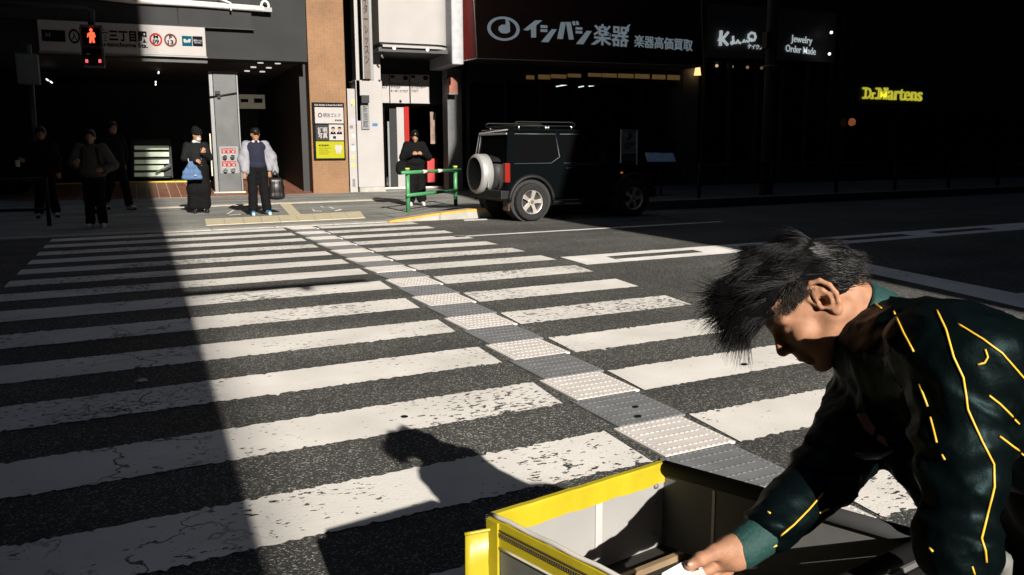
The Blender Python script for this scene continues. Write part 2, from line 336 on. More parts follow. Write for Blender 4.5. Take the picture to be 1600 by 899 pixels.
for k in range(16):
    for key, vc in (('w', V1 - .9 * k - SW / 2), ('g', V1 - .9 * k - SW - LG / 2)):
        x = (XA + XB) / 2 + .01; y = vc + SKEW * x
        sl_ = math.atan(CAMBER) if vc < CROWN - .3 else 0.
        o = bpy.data.objects.new('tactile_tile', meshes[key][0]); C.objects.link(o); o.parent = road
        o.location = (x, y, gz(x, y) + .012); o.rotation_euler = (sl_, 0, math.atan(SKEW))
        b = bpy.data.objects.new('raised_bar', meshes[key][1]); C.objects.link(b); b.parent = o; b['kind'] = 'stuff'
# lines
def gquad(name, pts, m, parent, lift=.006):
    return pyobj(name, [tuple(ground(x, y) + Vector((0, 0, lift))) for x, y in pts], [tuple(range(len(pts)))], m, parent)
strip('lane_line', 4.2, 9.35, 11.42, 11.55, .005, M['paintline'], road, .004, .1)
# centre band with cut-out slots
va, vb = 7.95, 8.62
gc = lambda x, y: ground(x, y)
xs0 = ground(905, 411).x
slots = [(ground(948, 402).x, ground(1092, 393).x), (ground(1165, 389).x, ground(1282, 381).x), (ground(1322, 376).x, ground(1436, 370).x), (ground(1478, 367).x, ground(1576, 361).x)]
dx = slots[3][1] - slots[3][0]
slots += [(slots[3][1] + 2 + i * (dx + 2), slots[3][1] + 2 + dx + i * (dx + 2)) for i in range(5)]
xa = xs0
vt, vu = va + .22, vb - .22
for s0, s1 in slots:
    strip('line_bar', xa, s0, va, vb, .0055, M['paintline'], road, .004, .06)
    strip('line_edge', s0, s1, vu, vb, .0055, M['paintline'], road, .004, .08); strip('line_edge', s0, s1, va, vt, .0055, M['paintline'], road, .004, .08)
    xa = s1
gquad('turn_line', [(1305, 403), (1450, 432), (1640, 470), (1640, 492), (1450, 448), (1322, 420)], M['paintline'], road)
gquad('turn_line', [(1552, 464), (1640, 455), (1640, 466), (1590, 474)], M['paintline'], road, .009)
gquad('lane_line', [(724, 344), (760, 342.5), (762, 344.5), (726, 346)], M['paintline'], road)

# small dark marks on the tiles and paint, a scrap of paper in the shade
for (x, y, rx, ry) in ((993, 640, 5, 2), (997, 655, 6, 2.4), (632, 653, 6, 2.2), (1163, 571, 6, 2), (1010, 756, 5, 2)):
    gquad('dark_spot', [(x + rx * math.cos(a), y + ry * math.sin(a)) for a in np.linspace(0, 6.28, 11)[:-1]], M['ink'], road, .0165 if x > 900 and x < 1100 else .0075)
lt = thing('litter', 'crumpled pale scrap of paper lying on dark asphalt in the shade', 'litter', tuple(ground(221, 597)), kind='thing')
bm = bmesh.new(); bmesh.ops.create_icosphere(bm, subdivisions=2, radius=.035)
for v in bm.verts: v.co = Vector((v.co.x * (1 + random.uniform(-.3, .3)), v.co.y * (.6 + random.uniform(-.2, .2)), abs(v.co.z) * .5 + random.uniform(0, .006)))
obj('paper', bm, M['pale'], lt, True)
# far pavement
walk = tag(strip('pavement', -60, 80, 14.8, 30, .0, M['walk'], step=5, zf=lambda x, y: 0.012), kind='structure')
strip('shade_toned_pavement', 8.2, 80, 14.8, 30, .0, M['walk_shade'], walk, step=5, zf=lambda x, y: 0.016)  # darker sheet, shade painted into the paving on the right
def kz(x):      # kerb height along the road: flush at the crossing, raised block beyond it
    return .022 if x < 4.35 else .022 + .17 * min(1, (x - 4.35) / 1.0) if x < 6.2 else .19
x = -14.
while x < 30:
    x1 = x + .995
    if not (3.9 < x < 6.6) and (x > 6.6 or x < 4): pass
    z0, z1 = kz(x), kz(x1)
    y0, y1 = SKEW * x, SKEW * x1; va_, vb_ = 14.45, 14.80
    bm = bmesh.new()
    P = [(x, va_ + y0, -.1), (x1, va_ + y1, -.1), (x1, vb_ + y1, -.1), (x, vb_ + y0, -.1), (x, va_ + y0, z0), (x1, va_ + y1, z1), (x1, vb_ + y1, z1 + .002), (x, vb_ + y0, z0 + .002)]
    vv = [bm.verts.new(p) for p in P]
    for f in ((0, 1, 5, 4), (1, 2, 6, 5), (2, 3, 7, 6), (3, 0, 4, 7), (4, 5, 6, 7), (0, 3, 2, 1)): bm.faces.new([vv[i] for i in f])
    bmesh.ops.bevel(bm, geom=list(bm.edges), offset=.008, segments=1, affect='EDGES')
    ks = obj('kerb_stone', bm, M['kerb'] if x < 7 else M['kerb_shade'], walk)  # right-hand kerb stones take the colour with shade painted in
    if 3.5 < x < 5.5:
        bm = bmesh.new()
        q = [(x + .003, va_ + y0 + .002, z0 + .004), (x1 - .003, va_ + y1 + .002, z1 + .004), (x1 - .003, va_ + y1 + .12, z1 + .005), (x + .003, va_ + y0 + .12, z0 + .005)]
        lo = [(a, b - .006, c - .035) for a, b, c in q[:2]]
        vv = [bm.verts.new(p) for p in q + lo]; bm.faces.new(vv[:4]); bm.faces.new((vv[4], vv[5], vv[1], vv[0]))
        obj('painted_edge', bm, M['orange'], ks)
    x += 1.0
# raised pavement wedge behind the high kerb
pyobj('pavement_ramp', [(4.35, 14.80 + SKEW * 4.35, .02), (5.35, 14.8 + SKEW * 5.35, .188), (8.2, 14.8 + SKEW * 8.2, .188), (8.2, 17.8 + SKEW * 8.2, .018), (5.35, 17.4 + SKEW * 5.35, .018), (4.35, 16.8 + SKEW * 4.35, .018)],
      [(0, 1, 4, 5), (1, 2, 3, 4)], M['walk'], walk)
pyobj('pavement_ramp', [(8.2, 14.8 + SKEW * 8.2, .188), (30, 14.8 + SKEW * 30, .188), (30, 17.8 + SKEW * 30, .018), (8.2, 17.8 + SKEW * 8.2, .018)], [(0, 1, 2, 3)], M['walk_shade'], walk)  # right part of the ramp, shade painted into its colour
def gtile(name, q, n, m, lift, parent=walk, gap=.006):
    """row of n tiles filling the ground quad q (near-left, near-right, far-right, far-left)"""
    a, b, c, d = [Vector(p) for p in q]
    for i in range(n):
        s, e = i / n, (i + 1) / n; g = gap / max((b - a).length / n, .01) / n / 2
        s += g; e -= g
        p = [a.lerp(b, s), a.lerp(b, e), d.lerp(c, e), d.lerp(c, s)]
        prism(name, [v + Vector((0, 0, lift - .03)) for v in p], (0, 0, .03), m, parent)
G = ground
gtile('guide_tile', (G(322, 354), G(571, 342), G(563, 332), G(320, 344)), 9, M['guide'], .022)
gtile('guide_tile', (G(452, 337.4), G(470, 336.5), G(454, 319.5), G(436, 320)), 1, M['guide'], .021)
for i in range(4):
    a, b = i / 4 + .01, (i + 1) / 4 - .01
    L0, R0, R1, L1 = G(437, 337.9), G(470, 336.4), G(453, 319.5), G(432, 320.3)
    if i == 0: pass
gtile('pale_paver', (G(232, 327.5), G(600, 313.6), G(600, 311.8), G(232, 325.3)), 14, M['pale'], .018)
# station forecourt: long red-brown planks of tile running in under the fascia, on a slight ramp
fx0, fx1, nfx = -3.0, 4.72, 27
for i in range(nfx):
    a, b = fx0 + (fx1 - fx0) * i / nfx + .007, fx0 + (fx1 - fx0) * (i + 1) / nfx - .007
    V = []
    for (yy, zz) in ((25.3, .022), (29.6, .30)):
        V += [(a, yy + .08 * a, zz), (b, yy + .08 * b, zz)]
    prism('paving_strip', [V[0], V[1], V[3], V[2]], (0, 0, -.05), M['brown'], walk)
pyobj('joint_bed', [(fx0, 25.29 + .08 * fx0, .008), (fx1, 25.29 + .08 * fx1, .008), (fx1, 29.6 + .08 * fx1, .285), (fx0, 29.6 + .08 * fx0, .285)], [(0, 1, 2, 3)], M['pale'], walk)
for i in range(12):
    a = fx0 + .6 + i * .38
    box('guide_tile', (a, 29.62, .2), (a + .365, 29.95, .33), M['yellowguide'], walk)
pyobj('station_floor', [(-14, 29.6, .29), (4.7, 29.98, .29), (4.7, 40, .29), (-14, 40, .29)], [(0, 1, 2, 3)], M['soffit'], walk)
# painted bicycle marks on the pavement
for pts in ([(354, 336), (364, 330), (366, 330.5), (356, 336.5)], [(358, 337.5), (376, 336), (376, 337), (358, 338.3)], [(487, 327), (493, 331), (503, 331), (503, 332), (490, 332)], [(500, 324), (505, 326), (506, 325), (502, 323.5)], [(514, 325), (520, 328), (523, 327.5), (516, 324.5)], [(522, 331), (532, 328), (534, 330), (524, 331.6)]):
    gquad('paint_mark', pts, M['paintline'], walk, .02)
tag(strip('near_pavement', -60, 80, -7, -1.6, .0, M['walk'], step=5, zf=lambda x, y: gz(0, -1.6) + .13), kind='structure')

# buildings on the camera's side of the road: their shade falls over the road
bm = bmesh.new(); abox(bm, (-60, -60, -.5), (.33, -5.2, 95)); 
for fl in range(9):
    for i in range(14):
        abox(bm, (-44 + i * 3.1, -5.22, 2 + fl * 3.5), (-42 + i * 3.1, -5.15, 4 + fl * 3.5))
tag(obj('near_office_building', bm, M['dgrey']), kind='structure')
prism('near_setback_building', [(6.92, -5.2, -.5), (6.92, -5.2, 8.8), (7.7, -5.2, 11.2), (9.35, -5.2, 15.6), (9.35, -5.2, 95), (70, -5.2, 95), (70, -5.2, -.5)], (0, -55, 0), M['dgrey'])['kind'] = 'structure'
# unseen blocks added to cut sky light and deepen the shade in the street
for nm_, lo, hi in (('sky_blocker_end', (-75, -60, -.5), (-60.2, 90, 95)), ('sky_blocker_end', (72, -60, -.5), (90, 90, 95)), ('sky_blocker_side', (-60, -90, -.5), (70, -63, 24)), ('sky_blocker_far', (-60, 36.2, -.5), (71, 60, 95))):
    box(nm_, lo, hi, M['dgrey'])['kind'] = 'structure'

# ------------------------------------------------------------------ far side buildings
FY = 25.5
st = thing('station_building', 'dark grey clad subway entrance building with a wide black opening under its fascia', 'building', (-4, FY, 0))
zf_ = at_y(440, 95.5, FY).z
box('fascia', (-60, FY, zf_), (4.62, FY + .9, zf_ + 3.2), M['dgrey'], st)
box('upper_wall', (-60, FY + .05, zf_ + 3.2), (4.62, FY + 10, 95), M['dgrey2'], st)
# raised panels on the fascia
zb = at_y(300, 41.5, FY).z
xr = at_y(393, 42, FY).x; xe = -22.
while xe < xr - .1:
    b = min(xe + 2.9, xr) if xr - (xe + 2.9) > .4 else xr
    box('fascia_panel', (xe + .006, FY - .13, zb), (b - .006, FY - .001, zf_ + 3.1), M['dgrey2'], st, .006); xe = b
box('fascia_ledge', (-16, FY - .16, zb - .04), (xr + .05, FY - .002, zb - .003), M['black'], st)
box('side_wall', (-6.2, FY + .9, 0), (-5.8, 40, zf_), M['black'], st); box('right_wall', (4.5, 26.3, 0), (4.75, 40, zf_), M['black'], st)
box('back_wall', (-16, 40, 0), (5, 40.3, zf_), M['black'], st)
box('front_pier', (-16, FY + .3, 0), (-4.9, FY + .8, zf_), M['shopdark'], st)
prism('soffit', [(-16, FY + .02, zf_ + .01), (4.6, FY + .02, zf_ + .01), (4.6, 40, zf_ + .01), (-16, 40, zf_ + .01)], (0, 0, .15), M['soffit'], st)
LAMP = mat('lamp_glow', (1, .97, .9), .5, var=0, emit=1.1); WARM = mat('warm_glow', (1, .62, .25), .5, var=0, emit=.8)
zs = zf_ - .0
for (x, y) in ((407, 98), (434, 99), (396, 105), (420, 106), (386, 111), (410, 112)):
    p = at_z(x, y, zs); bm = bmesh.new(); bmesh.ops.create_cone(bm, cap_ends=True, segments=14, radius1=.085, radius2=.085, depth=.03, matrix=Matrix.Translation((p.x, p.y, zs - .005)))
    obj('downlight', bm, mat('downlight_glow', (1, .97, .9), var=0, emit=.35) if 'dl' not in globals() else dl, st)
def lampbar(px0, px1, name='ceiling_light', half=.05, m=None, parent=None):
    a, b = at_z(*px0, zs - .06), at_z(*px1, zs - .06)
    d = (b - a).normalized(); s = d.cross(Vector((0, 0, 1))) * half
    prism(name, [a - s, b - s, b + s, a + s], (0, 0, .03), m or LAMP, parent or st)
for q in (((247, 107.5), (247.5, 110.5)), ((248, 112), (247.5, 115.5)), ((243, 127), (243.5, 129.5)), ((243.5, 131), (243, 133.5)), ((72, 123.5), (76, 126.5)), ((78, 127), (82, 130))):
    (x0, y0), (x1, y1) = q
    Yl = 30.; a, b = at_y(x0, y0, Yl), at_y(x1, y1, Yl); bm = bmesh.new(); atube(bm, [a, b], .022, 6); obj('ceiling_light', bm, LAMP, st)
# pale conduit pipe along the fascia ending in a ring
pp = thing('conduit_pipe', 'white pipe running along the top of the grey fascia with a ring at its end', 'pipe', tuple(at_y(300, 4, FY - .2)))
pw = mat('pipe_white', (.62, .6, .57), .5)
tube('pipe', [at_y(x, y, FY - .2) for x, y in ((130, -8), (205, .8), (300, 6), (412, 14.5))], .085, pw, pp, 10)
rc = at_y(414, 9, FY - .2)
tube('end_ring', [rc + Vector((math.cos(a) * .1, 0, math.sin(a) * .12)) for a in np.linspace(0, 2 * math.pi, 15)[:-1]], .035, pw, pp, 6, close=True)
box('end_cap', tuple(at_y(409, 18, FY - .25)), tuple(at_y(424, 13, FY - .15)), M['silver'], pp)
tube('brace', [at_y(340, -3, FY - .3), at_y(360, 5, FY - .3), at_y(361, 17, FY - .3)], .03, pw, pp, 6)
# station name sign
SY = FY - .32
sg = thing('station_sign', 'long white station name sign on the grey fascia, half of it in shade', 'sign', tuple(at_y(190, 60, SY)))
a, b, c, d = rect_world((60, 37, 321, 84), SY)
box('sign_body', (a, SY, b), (c, SY + .3, d), M['signwhite'], sg, .012)
box('sign_trim', (a - .02, SY - .012, b - .035), (c + .02, SY + .31, b - .002), M['silver'], sg)
box('under_rail', (a + 1.9, SY + .05, b - .17), (c + .02, SY + .25, b - .1), M['shopdark'], sg)
fbox('exit_block', (65, 47, 102, 65), SY - .012, .011, M['ink'], sg)
write('lettering', 'A4', (70, 50, 79, 58), SY - .024, M['silver'], sg, .01)
write('lettering', '新宿三丁目駅', (139, 46.5, 230, 65.5), SY - .001, M['ink'], sg, .04)
write('lettering', 'Shinjuku-sanchome Sta.', (126, 66, 231, 75.5), SY - .001, M['ink'], sg, .03)
def ring(name, px, py, rx, ry, Y, th, m, parent, n=24, w=.24, slant=0.):
    bm = bmesh.new(); c = at_y(px, py, Y); R1 = (at_y(px + rx, py, Y).x - c.x); R2 = (c.z - at_y(px, py + ry, Y).z)
    f = []; 
    for k in range(n):
        a = 2 * math.pi * k / n; f.append([bm.verts.new(c + Vector((math.cos(a) * R1 * s, dy, math.sin(a) * R2 * s))) for s, dy in ((1, 0), (1 - w, 0), (1 - w, th), (1, th))])
    for k in range(n):
        A, B = f[k], f[(k + 1) % n]
        for j in range(4): bm.faces.new((A[j], A[(j + 1) % 4], B[(j + 1) % 4], B[j]))
    return obj(name, bm, m, parent)
def disc(name, px, py, rx, ry, Y, th, m, parent, n=20):
    c = at_y(px, py, Y); R1 = (at_y(px + rx, py, Y).x - c.x); R2 = (c.z - at_y(px, py + ry, Y).z)
    return prism(name, [c + Vector((math.cos(2 * math.pi * k / n) * R1, 0, math.sin(2 * math.pi * k / n) * R2)) for k in range(n)], (0, th, 0), m, parent)
ring('station_ring', 116, 57, 9, 11.5, SY - .012, .011, M['ink'], sg, w=.3); write('lettering', '人', (111.5, 51, 120.5, 63), SY - .001, M['ink'], sg, .03)
ring('line_ring', 243.5, 62, 10, 10.2, SY - .012, .011, M['metrored'], sg, w=.26); write('lettering', 'M', (239.8, 55, 247, 60.5), SY - .001, M['ink'], sg, .03); write('lettering', '09', (238.5, 61.8, 248.5, 68.5), SY - .001, M['ink'], sg, .03)
ring('line_ring', 266.5, 63, 10, 10.2, SY - .012, .011, M['metrobrown'], sg, w=.26); write('lettering', 'F', (264.3, 56, 269, 61.5), SY - .001, M['ink'], sg, .03); write('lettering', '13', (262, 62.8, 271, 69.5), SY - .001, M['ink'], sg, .03)
fbox('logo_square', (284.5, 56.5, 300, 72), SY - .012, .011, M['teal'], sg)
fpoly('logo_mark', [(286.8, 61), (289.5, 61), (292.2, 64.2), (295, 61), (297.8, 61.2), (297.8, 65.5), (295, 68), (294.6, 65), (292.2, 67.6), (289.8, 65), (289.6, 68), (286.8, 65.5)], SY - .024, .011, M['signwhite'], sg)
fbox('logo_square', (301, 57, 316.5, 72.5), SY - .012, .011, M['navy'], sg)
write('lettering', '東京メトロ', (302.5, 62, 315, 65.6), SY - .013, M['signwhite'], sg, .02); write('lettering', 'Tokyo Metro', (303, 66, 314.5, 68.6), SY - .013, M['signwhite'], sg, .02)
# steel column with hydrant outlets
CY = 26.3
x0, x1 = at_y(340, 300, CY).x, at_y(380, 303, CY).x; zt = at_y(350, 110.5, CY).z
sc_ = thing('steel_column', 'stainless steel clad column in front of the station opening with red labelled hydrant outlets', 'column', ((x0 + x1) / 2, CY, 0))
box('cladding', (x0 + .05, CY, .03), (x1 - .03, CY + .4, zt), M['steel'], sc_, .01)
box('corner_trim', (x0 - .06, CY + .02, .03), (x0 + .045, CY + .38, zt - .02), M['silver'], sc_, .008)
box('corner_trim', (x1 - .025, CY + .02, .03), (x1 + .02, CY + .38, zt - .02), M['silver'], sc_, .008)
box('plinth', (x0 - .1, CY - .06, 0), (x1 + .08, CY + .45, .1), M['pale'], sc_, .01)
fbox('outlet_plate', (343.5, 229, 373, 271), CY - .012, .011, M['silver'], sc_)
for (r, tx) in (((346, 232, 368, 239.5), '連結送水管'), ((347, 252, 369, 260), '送水口専用')):
    fbox('label_plate', r, CY - .022, .009, M['red'], sc_)
    write('lettering', tx, (r[0] + 1, r[1] + .8, r[2] - 1, r[1] + 4), CY - .023, M['signwhite'], sc_, .01)
    write('lettering', '●  ●  ●', (r[0] + 2, r[1] + 4.6, r[2] - 2, r[3] - .8), CY - .023, M['signwhite'], sc_)
for (x, y) in ((351, 245.5), (363, 245), (352, 266), (364, 265.5)):
    c = at_y(x, y, CY - .02)
    bm = bmesh.new(); bmesh.ops.create_cone(bm, cap_ends=True, segments=16, radius1=.075, radius2=.06, depth=.1, matrix=Matrix.Translation(c - Vector((0, .05, 0))) @ Matrix.Rotation(math.pi / 2, 4, 'X'))
    hc = obj('hose_outlet', bm, M['chrome'], sc_, smooth=False)
    bm = bmesh.new(); atube(bm, [c + Vector((-.05, -.115, 0)), c + Vector((.05, -.115, 0))], .014, 6); obj('outlet_lug', bm, M['steel'], hc)
for q, nm in (([(329, 151), (370, 145)], 'lamp_arm'),):  # dark bars stand in for an arm's shadow cast on the column
    tube('arm_shadow', [at_y(328, 151.5, CY - .04), at_y(345, 149.5, CY - .045), at_y(370, 145.6, CY - .04)], .022, M['plastic'], sc_, 6)
    fbox('arm_shadow_box', (336, 142.5, 344, 147.5), CY - .06, .059, M['plastic'], sc_); fbox('arm_shadow_box', (339.5, 150, 345, 154), CY - .06, .059, M['plastic'], sc_)
bs = thing('banner_stand', 'narrow orange and cream banner stand beside the steel column', 'banner', tuple(at_y(331, 275, CY + .5)))
fbox('orange_banner', (330.5, 199, 333.8, 236), CY + .5, .04, mat('banner_orange', (.7, .16, .03), .6), bs); fbox('cream_banner', (329, 209, 335.5, 275), CY + .55, .04, M['pale'], bs)
# display case inside the station, slats glowing in place of light on them
dc = thing('display_case', 'glass fronted case with pale green slats in the dark station', 'display case', tuple(at_y(238, 277, 30.2)))
DY = 30.2
fbox('backing', (208, 220, 267, 276), DY + .25, .05, M['black'], dc)
gl = mat('slat_glow', (.30, .36, .27), .5, var=.35, scale=2.5, emit=.12)
for y0, y1 in ((228, 234), (238, 245), (250, 256), (259, 266), (270, 276)): fbox('slat', (210, y0, 264 - (y0 > 255) * 8, y1), DY + .12, .08, gl, dc)
for r in ((205.5, 218, 207.5, 278), (266.5, 218, 268.5, 278)): fbox('frame_side', r, DY, .3, M['dgrey2'], dc)
for r in ((207.5, 217.5, 266.5, 219), (207.5, 277, 266.5, 278.5)): fbox('frame_rail', r, DY + .002, .3, M['dgrey2'], dc)
tube('handle_bar', [at_y(243, 270, DY - .03), at_y(267, 257, DY - .03)], .03, M['silver'], dc, 6)
# ticket-hall sign inside
hs = thing('hall_sign', 'dim cream direction sign hanging inside the station hall behind the steel column', 'sign', tuple(at_y(393, 160, 31)))
fbox('board', (371, 148, 414, 170), 31, .12, mat('dim_cream', (.5, .48, .38), .5, emit=.05), hs); fbox('print_block', (376, 155, 388, 160), 30.99, .009, M['navy'], hs); fbox('print_block', (397, 154, 410, 161), 30.99, .009, M['navy'], hs)
# grey box on the dark pier at the far left
cb = thing('control_box', 'blue grey utility box mounted on the dark pier under the station sign', 'box', tuple(at_y(42, 107, 20)))
fbox('cabinet', (25, 84, 60, 131), 20, .3, mat('cabinet_grey', (.07, .08, .09), .6), cb, .01); fbox('door', (28, 87, 57, 128), 19.988, .011, mat('cabinet_door', (.08, .09, .1), .6), cb)
tube('mount_pole', [at_y(43, 70, 20.38), (at_y(43, 131, 20.38).x, 20.38, 0)], .07, M['shopdark'], cb, 8)

# tiled pillar
TY = 25.75
x0, x1 = at_y(490, 301, TY).x, at_y(546, 299, TY).x
tp = tag(box('tiled_pillar', (x0, TY, 0), (x1, TY + 1.6, 14), M['orangetile'], None, .01), 'tall orange mosaic tiled pillar with a poster case on it', 'pillar')
pb = thing('poster_case', 'black framed poster case with three posters on the orange tiled pillar', 'poster case', tuple(at_y(514, 205, TY - .06)))
PY = TY - .07
fbox('case_frame', (489, 160.5, 539, 250), PY, .069, M['ink'], pb, .008)
write('lettering', 'Keio Shinjuku 3-chome No.3 BLDG', (491.5, 163, 535, 166.4), PY - .001, M['signwhite'], pb, .03)
p1 = fbox('poster', (492, 168, 536.5, 193), PY - .006, .005, M['signwhite'], pb)
ring('poster_logo', 500, 180.3, 3.2, 3.6, PY - .011, .004, M['ink'], p1, w=.35); write('lettering', '明治ゴルフ', (504.5, 177, 531, 183.5), PY - .007, mat('poster_grey', (.05, .05, .055), .9, var=0, spec=.05), p1, shear=.15)
write('lettering', '新宿店舗', (523, 187, 533.5, 189.5), PY - .007, M['ink'], p1)
p2 = fbox('poster', (493.5, 195.3, 514, 220), PY - .006, .005, mat('poster_dark', (.035, .035, .037), .9, var=0, spec=.05), pb)
write('lettering', '証明\n写真', (496.5, 199, 511.5, 216.5), PY - .007, M['signwhite'], p2, .02)
p3 = fbox('poster', (514.3, 195, 537, 219.5), PY - .006, .005, M['signwhite'], pb)
for x in (520.5, 530.5):
    disc('portrait_head', x, 202.3, 2.5, 3.1, PY - .012, .005, mat('print_skin', (.3, .19, .14), .9, var=0, spec=.05), p3, 12)
    fpoly('portrait_hair', [(x - 2.9, 202), (x - 2.6, 199.4), (x, 198), (x + 2.6, 199.4), (x + 2.9, 202), (x + 1.8, 200.8), (x - 1.8, 200.8)], PY - .018, .005, M['ink'], p3)
    fpoly('portrait_suit', [(x - 4.4, 210), (x - 3.6, 206.6), (x - 1, 205.6), (x, 208.5), (x + 1, 205.6), (x + 3.6, 206.6), (x + 4.4, 210)], PY - .012, .005, M['ink'], p3)
fbox('print_block', (520.5, 213, 525, 217), PY - .012, .005, M['ink'], p3)
p4 = fbox('poster', (494, 221.3, 537.8, 247.5), PY - .006, .005, mat('poster_yellow', (.27, .27, .012), .8, var=.03, spec=.1), pb)
fpoly('tooth_print', [(523.5, 228), (526, 226.5), (529, 227.8), (532, 226.5), (534.5, 228), (534.8, 232), (533, 236), (532.4, 241), (531, 241), (529.2, 236), (527.2, 241), (526, 241), (525, 236), (523.3, 232)], PY - .012, .005, M['signwhite'], p4)
write('lettering', '新宿歯科', (498, 226, 514, 228.6), PY - .007, mat('olive_ink', (.07, .07, .01), .9, var=0, spec=.05), p4, .02)
for i in range(4): fbox('print_line', (498.5, 231.5 + i * 3, 517 - (i % 2) * 4, 232.2 + i * 3), PY - .0075, .001, bpy.data.materials['olive_ink'], p4)

# narrow sticker-covered post between the buildings, dark gap above
xs, xe = at_y(547, 280, 26.1).x, at_y(560, 280, 26.1).x
sk = thing('sticker_post', 'slim white post covered in small stickers beside the orange pillar', 'post', (xs, 26.1, 0))
box('post', (xs, 26.1, 0), (xe - .02, 26.5, at_y(552, 139, 26.1).z), M['white'], sk, .006)
stc = [((.75, .45, .1), 549, 156, 553.5, 165), ((.1, .1, .1), 546.5, 196, 551.5, 201), ((.8, .25, .45), 549.5, 187, 553.8, 193), ((.2, .2, .2), 548, 163, 551, 168), ((.7, .6, .05), 550, 243, 554, 247), ((.65, .6, .02), 549, 256, 554, 260.5), ((.12, .12, .12), 551, 280, 555.2, 292), ((.5, .5, .5), 549, 229, 554.5, 235.5), ((.72, .5, .55), 550.5, 210, 554, 215), ((.15, .15, .15), 549.5, 225, 554, 227)]
for i, (c, a, b, c2, d) in enumerate(stc): fbox('sticker', (a, b, c2, d), 26.094, .005, mat('sticker_ink', c, .5, var=.5, scale=30), sk)
box('gap_wall', (at_y(546, 70, 27).x - .1, 27.4, 0), (at_y(557, 70, 27).x + .3, 28, 14), M['black'], st)

# white building column with vertical sign
WY = 25.95
wb = thing('white_building', 'white shop building with a rounded upper sign band over a dark doorway', 'building', (7.5, WY, 0))
xa, xb = at_y(561, 298, WY).x, at_y(601.5, 299, WY).x
zm = at_y(585, 126, WY).z; ztop = 30.
box('column', (xa, WY, .16), (xb, WY + .9, zm), M['white'], wb, .01); box('column_base', (xa + .02, WY - .03, 0), (xb + .02, WY + .85, .158), M['kerb'], wb, .015)
xm = at_y(577, 60, WY).x
box('upper_cladding', (xm, WY + .01, zm + .004), (xb - .25, WY + .9, ztop), M['silver'], wb, .01)
box('white_edge', (xb - .245, WY + .06, zm + .004), (xb - .02, WY + .9, ztop), M['white'], wb)
xl = at_y(554.5, 60, WY).x
box('white_edge', (xl, WY, zm - 1.2), (xl + .1, WY + .5, ztop), M['white'], wb); box('recess_back', (xl + .1, WY + .45, zm - 1.6), (xm, WY + .5, ztop), M['dgrey2'], wb)
fbox('lamp_hood', (565, 149, 577, 161), WY - .2, .199, M['black'], wb)
fbox('number_plate', (582, 192.8, 590, 197.2), WY - .012, .011, mat('plate_blue', (.02, .1, .25), .4, var=0), wb)
nm = thing('name_plaque', 'grey metal plaque with an upright carved name on the white column', 'plaque', tuple(at_y(571, 182, WY - .03)))
fbox('plate', (564.5, 161.5, 577, 202.5), WY - .05, .049, M['silver'], nm, .005); write('lettering', '新\n宿\n館', (567, 165, 574.5, 199), WY - .051, M['shopdark'], nm)
vs = thing('vertical_sign', 'brown upright shop sign with worn lettering above the white column', 'sign', tuple(at_y(571, 60, WY - .1)))
fbox('board', (567, -40, 577, 123.5), WY - .12, .11, mat('board_brown', (.09, .07, .06), .6, var=.3, scale=6), vs, .006); fbox('edge_strip', (565.2, -40, 566.8, 123.5), WY - .14, .13, M['white'], vs)
write('lettering', 'ギ\nタ\nー\nレ\nッ\nス\nン', (569, -10, 575.3, 100), WY - .121, M['dgrey'], vs, .01)
# rounded white sign band
BY = 25.2; zb1 = at_y(650, 68.5, BY).z; xa2, xb2 = at_y(592, 40, BY).x, at_y(705.5, 40, BY).x
def roundband(name, y0, x0, x1, z0, z1, r, m, parent):
    pts = [(x0, y0 + 2), (x0, y0)] + [(x1 - r + r * math.sin(a), y0 + r - r * math.cos(a)) for a in np.linspace(0, math.pi / 2, 10)] + [(x1, y0 + 2)]
    o = prism(name, [(x, y, z0) for x, y in pts], (0, 0, z1 - z0), m, parent); return o
roundband('sign_band', BY, xa2, xb2, zb1, 40, .55, M['white'], wb)
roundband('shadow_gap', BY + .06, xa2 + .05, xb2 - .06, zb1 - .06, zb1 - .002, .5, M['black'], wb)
roundband('lower_trim', BY, xa2 + .1, xb2, zb1 - .13, zb1 - .062, .55, M['white'], wb)
box('porch_soffit', (xa2, BY + .1, zb1 - .25), (xb2, BY + 4, zb1 - .133), M['soffit'], wb)
for (x, y) in ((616, 75.5), (668, 78)):
    p = at_z(x, y, zb1 - .27); bm = bmesh.new(); bmesh.ops.create_uvsphere(bm, u_segments=10, v_segments=6, radius=.045, matrix=Matrix.Translation(p)); obj('spot_bulb', bm, LAMP, wb, smooth=True)
tube('spot_bracket', [at_y(594, 79, BY + .3), at_y(598, 82, BY + .3), at_y(596, 88, BY + .3), at_y(599, 91, BY + .3)], .03, M['silver'], wb, 6)
# porch: back wall, boards, doorway
QY = 27.25
box('porch_wall', (xb - .05, QY + .05, at_y(640, 162, QY).z), (xb2 + .4, QY + .3, zb1 - .25), M['shopdark'], wb)
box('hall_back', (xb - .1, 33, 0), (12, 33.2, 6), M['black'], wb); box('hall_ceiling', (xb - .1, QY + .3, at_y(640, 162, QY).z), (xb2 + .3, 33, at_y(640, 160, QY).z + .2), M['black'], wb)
xg0, xg1 = at_y(603, 200, QY).x, at_y(617, 200, QY).x
box('side_glass', (xb - .02, QY + .1, 0), (xg0, QY + .15, at_y(610, 163, QY).z), M['glass'], wb); fbox('door_frame', (606.5, 190, 609.5, 293), QY - .02, .06, M['silver'], wb)
fbox('door_leaf', (609.8, 170, 620.5, 295), QY + .02, .05, M['dgrey'], wb)
fbox('white_panel', (621, 168, 632.5, 296), QY, .1, M['white'], wb); fbox('red_panel', (632.8, 167, 640, 296), QY - .05, .4, M['red'], wb)
fbox('right_pier', (700, 108, 722, 306), 26.4, .5, mat('pier_grey', (.12, .125, .13), .5), wb)
